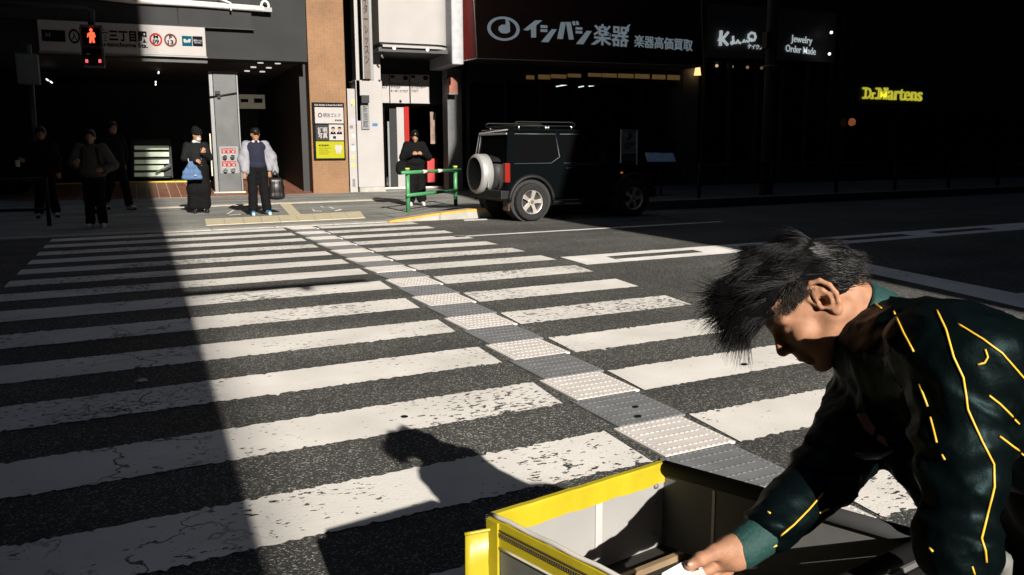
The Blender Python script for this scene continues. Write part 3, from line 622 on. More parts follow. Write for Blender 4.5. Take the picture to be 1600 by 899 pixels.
fbox('red_display', (668, 248, 684, 285), QY + .6, .3, mat('display_red', (.35, .02, .02), .5), wb); fbox('poster_strip', (672.5, 175, 681.5, 225), QY + .5, .05, mat('poster_brown', (.2, .13, .1), .6, var=.4), wb)
fbox('threshold', (601, 292, 692, 305), QY - .1, .02, M['pale'], wb)
box('floor_slab', (xb, 26.0, .0), (10, 33, .03), M['walk'], wb)
wg = 'floor guide boards over the doorway'
bd = []
for (r, tx, t2, lab) in (((596, 116, 608, 161), 'ー\nロア', 'ア', 'white floor guide board half hidden by the white column'),
                     ((609.5, 116.5, 639.5, 161.5), 'ヴィンテージ\nアナログ\nキーボードフロア', '', 'white floor guide board for vintage keyboards over the doorway, middle one of three'),
                     ((641.5, 117, 671, 162), 'アンプ\nエフェクター\nフロア', '', 'white floor guide board for amps and effects over the doorway')):
    t = thing('floor_board', lab, 'sign', tuple(at_y((r[0] + r[2]) / 2, r[1], QY)), group=wg)
    fbox('board', r, QY - .04, .07, M['signwhite'], t, .004)
    x0, x1 = r[0] + 1, r[2] - 3
    if len(tx) < 8: write('lettering', tx, (597, 130, 605.5, 138.5), QY - .041, M['ink'], t, .02)
    else:
        write('lettering', tx.split('\n')[0], (x0, 129, x0 + (22 if 'ヴ' in tx else 11), 133), QY - .041, M['ink'], t, .02)
        write('lettering', tx.split('\n')[1], (x0, 134.5, x0 + (15 if 'ヴ' in tx else 22), 138.5), QY - .041, M['ink'], t, .02)
        write('lettering', tx.split('\n')[2], (x0, 140.5, x0 + (27 if 'ヴ' in tx else 11), 144.5), QY - .041, M['ink'], t, .008)
        disc('floor_dot', r[2] - 6, 122, 4, 3.6, QY - .045, .004, M['ink'], t); fbox('floor_tab', (r[0] + 1, 118, r[0] + 7, 122), QY - .045, .004, M['ink'], t)
        for k in range(2): fbox('print_line', (x0, 151 + k * 5, x0 + (11 if k == 0 else 24), 152 + k * 5), QY - .0405, .001, mat('print_grey', (.3, .3, .3), var=0), t)
hb = thing('hanging_sign', 'small brown lantern sign hanging beside the dark shop front', 'sign', tuple(at_y(709, 130, 26.1)))
fbox('body', (702, 121, 715.5, 146.5), 26.1, .25, mat('lantern_brown', (.28, .1, .06), .5), hb, .01); fbox('bottom_trim', (701.5, 145.5, 716, 148), 26.09, .27, M['silver'], hb); tube('hook', [at_y(697, 131, 26.2), at_y(694, 124, 26.2), at_y(700, 122, 26.2)], .03, M['silver'], hb, 6)

# ------------------------------------------------------------------ instrument shop with dark red awning sign
AY = 24.6
sh = thing('instrument_shop', 'dark instrument shop front with glass doors under a deep red sign awning', 'building', (14, 26, 0))
AWR = mat('awning_red', (.16, .018, .016), .55, var=.1); AWF = mat('awning_front', (.045, .016, .013), .5, var=.1)
f0, f1, f2, f3 = at_y(738, -30, AY), at_y(745.5, 91.5, AY), at_y(1099, 103.5, AY), at_y(1094, -40, AY)
x0, x1 = f1.x, f2.x; z0 = f1.z; 
gp = thing('end_panel', None, None)
bpy.data.objects.remove(gp)
box('end_panel', (at_y(706, 60, AY + .3).x, AY + .3, at_y(716, 101, AY + .3).z), (x0 - .32, AY + 2.5, 11), mat('panel_grey', (.3, .31, .33), .5), sh, .02)
aw = thing('awning_sign', 'deep red awning sign with grey lettering and stitched pale edges', 'sign', ((x0 + x1) / 2, AY, z0))
prism('front_panel', [f0, f1, f2, f3], (0, .03, 0), AWF, aw)
sd = Vector((-.42, .9, -.05))
prism('side_panel', [f0 + Vector((-.005, .03, 0)), f0 + sd, f1 + sd, f1 + Vector((-.005, .03, 0))], (.02, .02, 0), AWR, aw)
box('awning_body', (x0 + .06, AY + .06, z0 + .02), (x1 - .05, AY + 1.6, f0.z), M['black'], aw)
def stitches(a, b, n, m, parent):
    bm = bmesh.new()
    for i in range(n):
        s, e = (i + .2) / n, (i + .8) / n; atube(bm, [a.lerp(b, s), a.lerp(b, e)], .014, 4)
    o = obj('stitching', bm, m, parent); o['kind'] = 'stuff'
ST = mat('stitch_white', (.6, .58, .55), .6, var=0)
stitches(f0 + Vector((0, -.01, 0)), f1 + Vector((0, -.01, 0)), 34, ST, aw); stitches(f1 + Vector((0, -.01, 0)), f2 + Vector((0, -.01, 0)), 90, ST, aw); stitches(f1 + sd, f1, 8, ST, aw); stitches(f2 + Vector((0, -.01, 0)), f3 + Vector((0, -.01, 0)), 34, ST, aw)
LET = mat('lit_letter_blue', (.42, .52, .58), .5, var=0, emit=.13)
def zp(L): return [(700 + x * .2625, y * .2625) for x, y in L]
ring('logo_ring', 787.2, 45, 25, 18.8, AY - .03, .03, LET, aw, 32, w=.19)
fpoly('logo_note', zp([(345, 108), (358, 118), (368, 140), (370, 190), (350, 200), (318, 197), (303, 180), (303, 160), (320, 148), (345, 148)]), AY - .03, .03, LET, aw)
for nm_, L in (('i', [(450, 178), (520, 122), (562, 122), (525, 152), (525, 224), (497, 224), (497, 172), (476, 183)]), ('s', [(553, 150), (592, 152), (592, 168), (553, 166)]), ('s', [(553, 174), (592, 176), (592, 191), (553, 190)]), ('s', [(556, 250), (620, 174), (648, 176), (598, 252)]),
             ('b', [(652, 231), (674, 132), (702, 132), (684, 233)]), ('b', [(705, 132), (731, 132), (749, 236), (722, 236)]), ('b', [(741, 128), (754, 127), (760, 150), (747, 152)]), ('b', [(762, 127), (775, 126), (781, 148), (768, 150)]),
             ('s', [(762, 162), (800, 164), (800, 178), (762, 176)]), ('s', [(762, 184), (800, 186), (800, 201), (762, 199)]), ('s', [(764, 262), (828, 184), (856, 186), (806, 264)])):
    fpoly('letter', zp(L), AY - .03, .03, LET, aw)
write('lettering', '楽器', (927.5, 38.5, 982, 71.5), AY - .001, LET, aw, .012, .03, slope=-.02)
fpoly('letter', zp([(852, 265), (890, 236), (908, 240), (872, 268)]), AY - .03, .03, LET, aw); fpoly('letter', zp([(1060, 178), (1072, 150), (1088, 145), (1078, 160), (1076, 190)]), AY - .03, .03, LET, aw)
write('lettering', '楽器高価買取', (991, 57, 1082, 76), AY - .001, LET, aw, .012, .02, slope=-.022)
box('upper_wall', (x0 - .3, 26.2, 8), (27, 34, 30), M['dgrey2'], sh); box('end_wall', (x1 + .1, 25.9, 0), (x1 + .75, 27, 8), mat('pier_concrete', (.12, .12, .12), .6), sh)
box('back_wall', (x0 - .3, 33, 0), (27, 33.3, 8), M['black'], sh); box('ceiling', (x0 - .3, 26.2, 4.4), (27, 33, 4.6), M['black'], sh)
def glassmat():
    m = bpy.data.materials.new('window_glass'); m.use_nodes = True; t = m.node_tree; N = t.nodes.new; L = t.links.new; t.nodes.remove(t.nodes['Principled BSDF'])
    a = N('ShaderNodeBsdfTransparent'); a.inputs[0].default_value = (.7, .75, .75, 1); g = N('ShaderNodeBsdfGlossy'); g.inputs['Roughness'].default_value = .02
    f = N('ShaderNodeFresnel'); f.inputs[0].default_value = 1.45; mx = N('ShaderNodeMixShader'); L(f.outputs[0], mx.inputs[0]); L(a.outputs[0], mx.inputs[1]); L(g.outputs[0], mx.inputs[2]); L(mx.outputs[0], t.nodes['Material Output'].inputs[0]); return m
GL = glassmat()
xp = x0 + .3; n = 6; wv_ = (x1 - .1 - xp) / n
for i in range(n):
    p = box('window_pane', (xp + i * wv_ + .05, 26.25, .25), (xp + (i + 1) * wv_ - .05, 26.27, 3.4), GL, sh)
    box('mullion', (xp + i * wv_ - .045, 26.2, 0), (xp + i * wv_ + .045, 26.32, 3.5), M['shopdark'], sh)
box('base_rail', (xp, 26.22, 0), (x1 - .1, 26.3, .24), M['shopdark'], sh)
box('head_rail', (xp, 26.18, 3.42), (x1, 26.34, 4.35), M['shopdark'], sh)
SHELF = mat('shelf_glow', (.5, .3, .11), .6, var=.5, scale=2, emit=.075)
for (a, b, c, d) in ((823, 118, 835, 124), (842, 117, 860, 124), (862, 116.5, 885, 122.5), (888, 115.5, 908, 121), (920, 114.5, 940, 120), (942, 115, 964, 121), (967, 115.5, 990, 122), (993, 116, 1015, 123), (1020, 117, 1040, 124), (1044, 117.5, 1063, 125)):
    fbox('shelf_light', (a, b, c, d), 26.12, .05, SHELF, sh)
for (a, b, c, d) in ((869, 135.5, 886, 132.5), (887, 132.5, 897, 131), (904, 136.5, 912, 135), (920, 135, 934, 133)):
    tube('tube_lamp', [at_y(a, b, 29.5), at_y(c, d, 29.5)], .022, mat('tube_glow', (.9, 1, 1), var=0, emit=1.0) if 'tube_glow' not in bpy.data.materials else bpy.data.materials['tube_glow'], sh, 6)
wl = thing('wall_lamp', 'small warm glowing lamp at the lower right corner of the red awning', 'lamp', tuple(at_y(1090, 110, 25.7)))
bm = bmesh.new(); bmesh.ops.create_cone(bm, cap_ends=True, segments=10, radius1=.13, radius2=.08, depth=.3, matrix=Matrix.Translation(at_y(1090, 111, 25.7))); obj('shade', bm, WARM, wl, smooth=False); tube('bracket', [at_y(1090, 105, 25.7), at_y(1093, 100, 26.2)], .03, M['black'], wl, 6)
# boards standing in front of the shop
ab = thing('framed_board', 'upright notice board in a pale frame behind the parked car', 'board', (at_y(983, 250, 21).x, 21, 0))
fr = mat('frame_pale', (.45, .5, .52), .5)
fbox('panel', (972, 206, 994, 238), 21, .02, mat('notice_grey', (.3, .33, .34), .5, var=.3, scale=8), ab); fbox('lower_panel', (972, 240, 994, 252), 21, .02, mat('notice_dark', (.1, .11, .12), .5), ab)
for r in ((970, 203, 971.6, 290), (995, 203, 996.6, 290)): fbox('frame_post', r, 20.99, .04, fr, ab)
for r in ((971.7, 203, 994.9, 205), (971.7, 238.2, 994.9, 239.8)): fbox('frame_rail', r, 20.99, .04, fr, ab)
write('lettering', '♪', (979, 209, 987, 219), 20.999, M['ink'], ab)
write('lettering', 'GUITAR\nSALE', (975, 223, 991, 233), 20.999, M['ink'], ab)
mb = thing('menu_stand', 'slanted pale blue information board on a stand by the shop windows', 'board', (at_y(1032, 252, 20).x, 20, 0))
q = [at_y(1009, 238.5, 20.3), at_y(1052, 239.5, 20.3), at_y(1056, 252.5, 20), at_y(1013, 253, 20)]
prism('slanted_top', q, (0, .03, -.02), mat('board_blue', (.34, .42, .55), .4, var=.35, scale=9), mb); tube('stand_pole', [(at_y(1034, 252, 20.15).x, 20.15, 0), tuple(at_y(1034, 252, 20.15))], .03, M['plastic'], mb)
box('stand_foot', (at_y(1034, 252, 20.15).x - .25, 19.95, .0), (at_y(1034, 252, 20.15).x + .25, 20.35, .03), M['plastic'], mb)

# jewellery shop
JY = 26.0
jw = thing('jewelry_shop', 'brown fronted jewelry shop with spotlit sign band beside the awning', 'building', (22, JY, 0))
JB = mat('band_brown', (.11, .1, .095), .5, var=.12)
a, b, c, d = rect_world((1104, 26, 1306, 91), JY)
box('sign_band', (a, JY, b), (c, JY + .2, d + .3), JB, jw); box('band_trim', (a, JY - .06, b - .06), (c, JY + .2, b - .002), M['silver'], jw); box('upper_wall', (a, JY + .25, d + .3), (c, 34, 12), M['dgrey2'], jw)
for s in range(6):
    xx = a + (c - a) * s / 5; box('mullion', (xx - .07, JY + .1, 0), (xx + .07, JY + .25, b - .06), mat('bronze', (.08, .075, .07), .45), jw)
    if s < 5: box('window_pane', (xx + .07, JY + .16, .3), (xx + (c - a) / 5 - .07, JY + .18, b - .06), GL, jw); box('sill', (xx + .07, JY + .08, 0), (xx + (c - a) / 5 - .07, JY + .3, .3), M['shopdark'], jw)
box('back_wall', (a, 30, 0), (c, 30.2, 4), mat('shop_brown', (.1, .085, .07), .7), jw)
for (x, y, s) in ((1120, 103, 1), (1143.5, 104.5, .8), (1168, 105.5, .35), (1190, 106.5, .2)):
    p = at_y(x, y, 26.6); bm = bmesh.new(); bmesh.ops.create_uvsphere(bm, u_segments=8, v_segments=6, radius=.06, matrix=Matrix.Translation(p)); obj('spot_bulb', bm, mat('bulb_glow', (1, .6, .35), var=0, emit=.7 * s), jw)
for (x, y) in ((1299, 51), (1296, 84.5)):
    p = at_y(x, y, 25.6); bm = bmesh.new(); bmesh.ops.create_uvsphere(bm, u_segments=8, v_segments=6, radius=.055, matrix=Matrix.Translation(p)); k = obj('spot_lamp', bm, LAMP, jw); tube('lamp_arm', [p + Vector((.04, .05, .02)), p + Vector((.3, .4, .1))], .02, M['plastic'], k, 6)
js = thing('script_sign', 'handwritten style pale shop name with small katakana on the brown band', 'sign', tuple(at_y(1150, 62, JY)))
SL = mat('lit_letter_white', (.6, .68, .7), .5, var=0, emit=.3)
def zk(x, y): return at_y(1100 + x * .1375, 30 + y * .1375, JY - .05)
def stroke(L, r=.045): tube('script_stroke', [zk(x, y) for x, y in L], r, SL, js, 8)
stroke([(196, 132), (190, 220), (186, 303)], .06); stroke([(275, 150), (240, 195), (205, 232), (165, 236), (178, 212), (205, 222), (240, 262), (270, 295)], .05)
tube('script_stroke', [zk(318 + 12 * math.cos(t), 272 + 15 * math.sin(t)) for t in np.linspace(0, 6.28, 10)[:-1]], .03, SL, js, 6, close=True)
stroke([(330, 192), (333, 240), (345, 274), (368, 272), (385, 242), (400, 268), (418, 274)], .04); stroke([(440, 266), (458, 236), (470, 262), (488, 244), (500, 262), (520, 246), (545, 224)], .035)
stroke([(540, 248), (572, 240), (588, 205), (575, 165), (540, 155), (508, 180), (505, 215), (520, 225)], .045)
write('lettering', 'ケイウノ', (1167.5, 69, 1191, 76.5), JY - .04, SL, js, .02, .02, shear=.2, slope=-.04)
jo = thing('jewelry_lettering', 'pale lettering reading Jewelry Order Made on the brown band', 'sign', tuple(at_y(1250, 65, JY)))
write('lettering', 'Jewelry', (1236, 55.5, 1269, 69.5), JY - .02, SL, jo, .005, .02, slope=-.05); write('lettering', 'Order Made', (1227.5, 71, 1274.5, 82), JY - .02, SL, jo, .005, .02, slope=-.05)
up = thing('utility_pole', 'dark utility pole standing in front of the jewelry shop', 'pole', (at_y(1203, 250, 17.5).x, 17.5, 0))
xp = at_y(1203, 120, 17.5).x
tube('shaft', [(xp, 17.5, 0), (xp, 17.5, 9)], [.15, .12], mat('pole_concrete', (.03, .032, .034), .8), up, 14); box('junction_box', (xp - .3, 17.3, 3.7), (xp - .14, 17.5, 4.1), M['plastic'], up, .01); tube('strap_band', [(xp + .16 * math.cos(t), 17.5 + .16 * math.sin(t), 3.3) for t in np.linspace(0, 6.28, 16)[:-1]], .02, M['silver'], up, 5, close=True)
# boot shop
bs_ = thing('boot_shop', 'black fronted corner shop at the right in deep shade', 'building', (32, 26, 0))
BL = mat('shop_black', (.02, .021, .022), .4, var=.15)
x0 = at_y(1312, 100, 26).x
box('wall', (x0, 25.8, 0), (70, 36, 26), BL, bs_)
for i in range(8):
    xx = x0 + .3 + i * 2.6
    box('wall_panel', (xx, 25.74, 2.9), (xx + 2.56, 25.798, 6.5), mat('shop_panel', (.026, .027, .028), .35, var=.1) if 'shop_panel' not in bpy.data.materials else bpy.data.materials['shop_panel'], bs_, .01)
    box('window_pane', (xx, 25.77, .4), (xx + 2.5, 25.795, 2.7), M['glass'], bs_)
dm = thing('boot_shop_sign', 'yellow slab serif lettering glowing on the black shop front', 'sign', tuple(at_y(1395, 147, 25.7)))
DY_ = mat('lit_letter_yellow', (.75, .7, .06), .5, var=0, emit=.3)
def zd(L): return [(1080 + x * .325, y * .325) for x, y in L]
write('lettering', 'D', (1351, 137.5, 1360.5, 154.5), 25.73, DY_, dm, .012, .06); write('lettering', 'r.', (1362, 144.5, 1368.5, 154.8), 25.73, DY_, dm, .008, .06); write('lettering', 'M', (1371.5, 138, 1386, 155.5), 25.73, DY_, dm, .012, .06)
write('lettering', 'artens', (1387, 139.5, 1440, 157), 25.73, DY_, dm, .008, .06, slope=-.015)
for L in ([(829, 420), (848, 420), (848, 430), (829, 430)], [(828, 466), (850, 466), (850, 476), (828, 476)], [(892, 422), (912, 422), (912, 431), (892, 431)], [(930, 422), (948, 422), (948, 431), (930, 431)], [(892, 468), (914, 468), (914, 478), (892, 478)], [(926, 468), (950, 468), (950, 478), (926, 478)],
          [(968, 474), (988, 474), (988, 481), (968, 481)], [(1028, 475), (1046, 475), (1046, 482), (1028, 482)], [(1046, 475), (1068, 475), (1068, 482), (1046, 482)], [(1070, 475), (1082, 475), (1082, 482), (1070, 482)], [(866, 470), (880, 470), (880, 477), (866, 477)]):
    fpoly('serif', zd(L), 25.665, .06, DY_, dm)
ol = thing('amber_lantern', 'small amber lantern glimmering on the black shop front left of the yellow letters', 'lamp', tuple(at_y(1331, 193, 25.4)))
bm = bmesh.new(); bmesh.ops.create_icosphere(bm, subdivisions=2, radius=.15, matrix=Matrix.Translation(at_y(1331, 191, 25.6))); 
for v in bm.verts: v.co += Vector((random.uniform(-1, 1), random.uniform(-1, 1), random.uniform(-1, 1))) * .02
obj('globe', bm, mat('lantern_amber', (.5, .16, .06), .5, var=.7, scale=12, emit=.18), ol); fbox('base', (1328, 199, 1334, 205), 25.5, .25, M['plastic'], ol)

# ------------------------------------------------------------------ street furniture
# pedestrian signal hanging from an arm in the shade
PYs = 13.3
ps = thing('pedestrian_signal', 'pedestrian signal showing a red standing figure in front of the station sign', 'traffic signal', tuple(at_y(145, 105, PYs)))
SB = mat('signal_grey', (.018, .02, .022), .6)
fbox('upper_housing', (126, 41, 158, 73), PYs, .25, SB, ps, .015); fbox('lower_housing', (128, 73.4, 163, 104), PYs + .01, .25, SB, ps, .015)
fbox('upper_lens', (129, 43, 155, 71), PYs - .02, .019, M['glass'], ps); fbox('lower_lens', (131, 76, 159, 101), PYs - .01, .019, M['glass'], ps)
for k, r in enumerate(((124.5, 39, 159.5, 41.3), (124.5, 73.5, 126.2, 41.6), (158, 73.5, 159.5, 41.6))): fbox('visor', (min(r[0], r[2]), min(r[1], r[3]), max(r[0], r[2]), max(r[1], r[3])), PYs - .16, .159, SB, ps)
RED = mat('red_figure_glow', (1, .10, .04), .5, var=0, emit=1.0)
rf = prism('red_figure', [at_y(130 + (x - 480) * .175 + 5, 20 + y * .175, PYs - .03) for x, y in [(506, 178), (514, 170), (514, 166), (506, 160), (505, 150), (512, 141), (526, 141), (534, 150), (533, 160), (528, 166), (530, 170), (552, 178), (562, 215), (552, 224), (548, 205), (548, 225), (557, 268), (538, 270), (530, 232), (524, 270), (506, 270), (508, 226), (497, 200), (494, 222), (485, 218), (490, 185)]], (0, .01, 0), RED, ps)
PK = mat('pink_led_glow', (1, .09, .12), .5, var=0, emit=.8)
for (a, b) in ((133.5, 93), (154, 93)): fbox('count_light', (a, b, a + 4.2, b + 5.2), PYs - .014, .003, PK, ps)
fbox('lens_glint', (135, 83.5, 141, 85.5), PYs - .012, .001, M['silver'], ps)
tube('arm', [at_y(143, 41, PYs + .12), at_y(143, 18, PYs + .12), at_y(132, 15, PYs + .12), at_y(-45, 5, PYs + .12)], .045, SB, ps, 8)
xq = at_y(-45, 100, PYs + .12).x
tube('pole', [(xq, PYs + .12, gz(0, 13)), (xq, PYs + .12, at_y(15, 8, PYs).z + .8)], .08, SB, ps, 12)
# signal arm on the camera's side, whose thin shadow crosses the stripes
na = thing('near_signal_pole', None, None, (-1.2, -2.1, 0)); na['kind'] = 'structure'
za = gz(1, 8) + (8.05 + 2.1) * math.tan(SUN_EL)
tube('pole', [(-1.2, -2.1, -.2), (-1.2, -2.1, za + .6)], .1, SB, na, 12); tube('arm', [(-1.2, -2.1, za), (2.0, -2.0, za + .06)], [.07, .05], SB, na, 8); box('lamp_unit', (1.3, -2.12, za - .05), (1.42, -2.0, za + .09), SB, na)
# green railing at the kerb
gr = thing('guard_rail', 'bright green tubular guard rail standing by the kerb in sunlight', 'railing', (5, 16.6, 0))
b0 = ground(638, 333); b1 = Vector(((at_y(712, 320, b0.y + 1.6)).x, b0.y + 1.6, .0)); hR = at_y(637, 265, b0.y).z
d = (b1 - b0); 
for p in (b0, b1): tube('post', [(p.x, p.y, 0), (p.x, p.y, hR)], .045, M['green'], gr, 12)
tube('post_cap', [(b1.x, b1.y, hR + .002), (b1.x, b1.y, hR + .03)], .054, mat('cap_yellow', (.5, .5, .05), .5), gr, 12); tube('post_cap', [(b0.x, b0.y, hR + .002), (b0.x, b0.y, hR + .03)], 0.047, bpy.data.materials['cap_yellow'], gr, 12)
for zz, e0, e1 in ((hR - .06, -.12, 1.1), (hR - .52, -.04, 1.0)):
    p0, p1 = b0 + d * e0, b0 + d * e1; tube('rail', [(p0.x, p0.y - .07, zz), (p1.x, p1.y - .07, zz)], .036, M['green'], gr, 12)
for s in (.27, .58):
    p0, p1 = b0 + d * s, b0 + d * (s + .1); tube('sticker', [(p0.x, p0.y - .07, hR - .06), (p1.x, p1.y - .07, hR - .06)], .0375, M['pale'], gr, 12)
# dark pipe railing in the shade on the right, one run of bays
rl = thing('dark_railing', 'dark pipe railing along the kerb in the shade beyond the parked car', 'railing', (15, 15.9, 0))
for i in range(7):
    xx = 11.5 + i * 2.2; yy = 14.95 + SKEW * xx
    tube('post', [(xx, yy, .1), (xx, yy, .95)], .04, M['shade'], rl, 8)
    if i < 6:
        for zz in (.9, .5): tube('rail', [(xx, yy, zz), (xx + 2.2, yy + SKEW * 2.2, zz)], .03, M['shade'], rl, 8)
# far left railing in the shade
rl2 = thing('dark_railing', 'low dark railing in the shade at the far left kerb', 'railing', (-4, 15, 0))
for i in range(3):
    xx = -4.2 + i * 1.35; yy = 16.6
    tube('post', [(xx, yy, 0), (xx, yy, .85)], .035, M['shade'], rl2, 8)
    if i < 2:
        for zz in (.82, .3): tube('rail', [(xx, yy, zz), (xx + 1.35, yy, zz)], .028, M['shade'], rl2, 8)

# ------------------------------------------------------------------ smooth solids from blended capsules and ellipsoids
def cap(a, b, ra, rb=None, m=0, k=.02, sub=False): return ('c', np.array(a, float), np.array(b, float), ra, ra if rb is None else rb, m, k, sub)
def ell(c, r, R=None, m=0, k=.02, sub=False): return ('e', np.array(c, float), np.array(r, float), R, 0, m, k, sub)
def prim_d(p, P):
    if p[0] == 'c':
        ab = p[2] - p[1]; t = np.clip(((P - p[1]) @ ab) / max(ab @ ab, 1e-12), 0, 1)
        return np.linalg.norm(P - p[1] - t[:, None] * ab, axis=1) - (p[3] + (p[4] - p[3]) * t)
    q = P - p[1]
    if p[3] is not None: q = q @ p[3]
    k0 = np.linalg.norm(q / p[2], axis=1); k1 = np.linalg.norm(q / (p[2] * p[2]), axis=1) + 1e-9
    return np.where(k0 < 1e-6, -p[2].min(), k0 * (k0 - 1) / k1)
def field(prims, P):
    d = None
    for p in prims:
        e = prim_d(p, P)
        if d is None: d = e; continue
        k = p[6]
        if p[7]:
            h = np.clip(.5 - .5 * (d + e) / k, 0, 1); d = d + (-e - d) * h + k * h * (1 - h)
        else:
            h = np.clip(.5 + .5 * (d - e) / k, 0, 1); d = d + (e - d) * h - k * h * (1 - h)
    return d
def solid(name, prims, res, mats, parent=None, warp=None, local=True, fine=None):
    """one continuous skin round the blended shapes (surface nets), material by nearest shape"""
    lo = np.min([np.minimum(p[1], p[2]) - max(p[3], p[4]) if p[0] == 'c' else p[1] - p[2].max() for p in prims if not p[7]], 0) - res * 3 - .012
    hi = np.max([np.maximum(p[1], p[2]) + max(p[3], p[4]) if p[0] == 'c' else p[1] + p[2].max() for p in prims if not p[7]], 0) + res * 3 + .012
    ax = []
    for i in range(3):
        if fine is None: ax.append(lo[i] + np.arange(max(int((hi[i] - lo[i]) / res) + 1, 4)) * res); continue
        c = [lo[i]]
        while c[-1] < hi[i]: c.append(c[-1] + (fine[1] if any(f0[i] - res <= c[-1] <= f1[i] for f0, f1 in fine[0]) else res))
        ax.append(np.array(c))
    n = np.array([len(a) for a in ax]); D = np.empty(n); BS = 20
    for i in range(0, n[0], BS):
        for j in range(0, n[1], BS):
            for k in range(0, n[2], BS):
                q = [ax[0][i:i + BS], ax[1][j:j + BS], ax[2][k:k + BS]]
                c = np.array([[(a[0] + a[-1]) / 2 for a in q]]); r = np.linalg.norm([a[-1] - a[0] for a in q]) / 2
                d0 = field(prims, c)[0]
                if abs(d0) > r * 1.15 + .05: D[i:i + BS, j:j + BS, k:k + BS] = d0; continue
                Q = np.stack(np.meshgrid(*q, indexing='ij'), -1).reshape(-1, 3)
                near = [p for p in prims if prim_d(p, c)[0] < r * 1.15 + .09] or prims
                dd = field(near, Q) if near[0][7] is False else field(prims, Q)
                if warp is not None:
                    m_ = np.abs(dd) < .05
                    if m_.any(): dd[m_] += warp(Q[m_])
                D[i:i + BS, j:j + BS, k:k + BS] = dd.reshape([len(a) for a in q])
    ins = D < 0
    c8 = [ins[i:n[0] - 1 + i, j:n[1] - 1 + j, k:n[2] - 1 + k] for i in (0, 1) for j in (0, 1) for k in (0, 1)]
    cnt = sum(c.astype(int) for c in c8); act = (cnt > 0) & (cnt < 8)
    idx = -np.ones(act.shape, int); I = np.argwhere(act); idx[act] = np.arange(len(I))
    acc = np.zeros((len(I), 3)); num = np.zeros(len(I))
    offs = [(i, j, k) for i in (0, 1) for j in (0, 1) for k in (0, 1)]
    for a in offs:
        for x in range(3):
            if a[x]: continue
            b = list(a); b[x] = 1
            da = D[I[:, 0] + a[0], I[:, 1] + a[1], I[:, 2] + a[2]]; db = D[I[:, 0] + b[0], I[:, 1] + b[1], I[:, 2] + b[2]]
            s = (da < 0) != (db < 0); t = np.where(s, da / np.where(s, da - db, 1), 0)
            pos = np.tile(np.array(a, float), (len(I), 1)); pos[:, x] += t
            acc[s] += pos[s]; num[s] += 1
    fr = acc / num[:, None]; V = np.stack([ax[i][I[:, i]] + fr[:, i] * (ax[i][I[:, i] + 1] - ax[i][I[:, i]]) for i in range(3)], 1)
    F = []
    for x in range(3):
        y, z = (x + 1) % 3, (x + 2) % 3
        sl = [slice(0, n[i]) for i in range(3)]; s1 = list(sl); s2 = list(sl); s1[x] = slice(0, n[x] - 1); s2[x] = slice(1, n[x])
        A, B = ins[tuple(s1)], ins[tuple(s2)]; E = np.argwhere(A != B)
        E = E[(E[:, y] > 0) & (E[:, z] > 0) & (E[:, y] < n[y] - 1) & (E[:, z] < n[z] - 1)]
        if not len(E): continue
        def cell(dy, dz):
            q = E.copy(); q[:, y] -= dy; q[:, z] -= dz; return idx[q[:, 0], q[:, 1], q[:, 2]]
        q = np.stack([cell(1, 1), cell(0, 1), cell(0, 0), cell(1, 0)], 1)
        fl = ~A[E[:, 0], E[:, 1], E[:, 2]]; q[fl] = q[fl][:, ::-1]; F.append(q)
    F = np.concatenate(F); F = F[(F >= 0).all(1)]
    me = bpy.data.meshes.new(name); me.from_pydata(V.tolist(), [], F.tolist()); me.update(); me.shade_smooth()
    ml = mats if isinstance(mats, (list, tuple)) else [mats]
    for m in ml: me.materials.append(m)
    if len(ml) > 1:
        best = np.full(len(V), 9e9); bi = np.zeros(len(V), int)
        for p in prims:
            if p[7]: continue
            e = prim_d(p, V); s = e < best; best[s] = e[s]; bi[s] = p[5]
        me.polygons.foreach_set('material_index', bi[F[:, 0]].astype(np.int32))
    return link(name, me, None, parent, local)
def vnoise(P, f, seed=0):
    """cheap smooth noise from sines"""
    r = np.random.default_rng(seed); o = np.zeros(len(P))
    for i in range(5):
        k = r.normal(0, 1, 3); k = k / np.linalg.norm(k) * f * (1 + .35 * i); o += np.sin(P @ k + r.uniform(0, 6.28)) / (1 + .4 * i)
    return o / 2.5

# ------------------------------------------------------------------ people on the far pavement (frame: x right in the picture, y away, z up; facing -y)
def hand_prims(wr, di, side, curl=.5, pinch=False):
    """palm, four unequal bent fingers and a thumb; wr wrist, di direction of the hand"""
    wr = np.array(wr, float); f = np.array(di, float); f /= np.linalg.norm(f)
    up = np.array([0, -1., .3]); s = np.cross(f, up); s /= np.linalg.norm(s); nrm = np.cross(s, f)
    P = [cap(wr, wr + f * .03, .024, .03, k=.01), ell(wr + f * .055, (.034, .02, .042), np.stack([s, nrm, f], 1), k=.012)]
    for i, (o, L) in enumerate(((-.03, .062), (-.01, .075), (.01, .07), (.028, .054))):
        a = wr + f * .085 + s * o; b = a + (f * math.cos(curl) - nrm * math.sin(curl)) * L * .5; c = b + (f * math.cos(curl * 2.4) - nrm * math.sin(curl * 2.4)) * L * .5
        P += [cap(a, b, .0095, .009, k=.006), cap(b, c, .009, .0075, k=.004)]
    a = wr + f * .03 - s * .028 * side; b = a + (f * .6 - s * .6 * side - nrm * .3) * .035; c = b + (f - nrm * .5) * .026
    P += [cap(a, b, .012, .011, k=.01), cap(b, c, .011, .009, k=.004)]
    return P
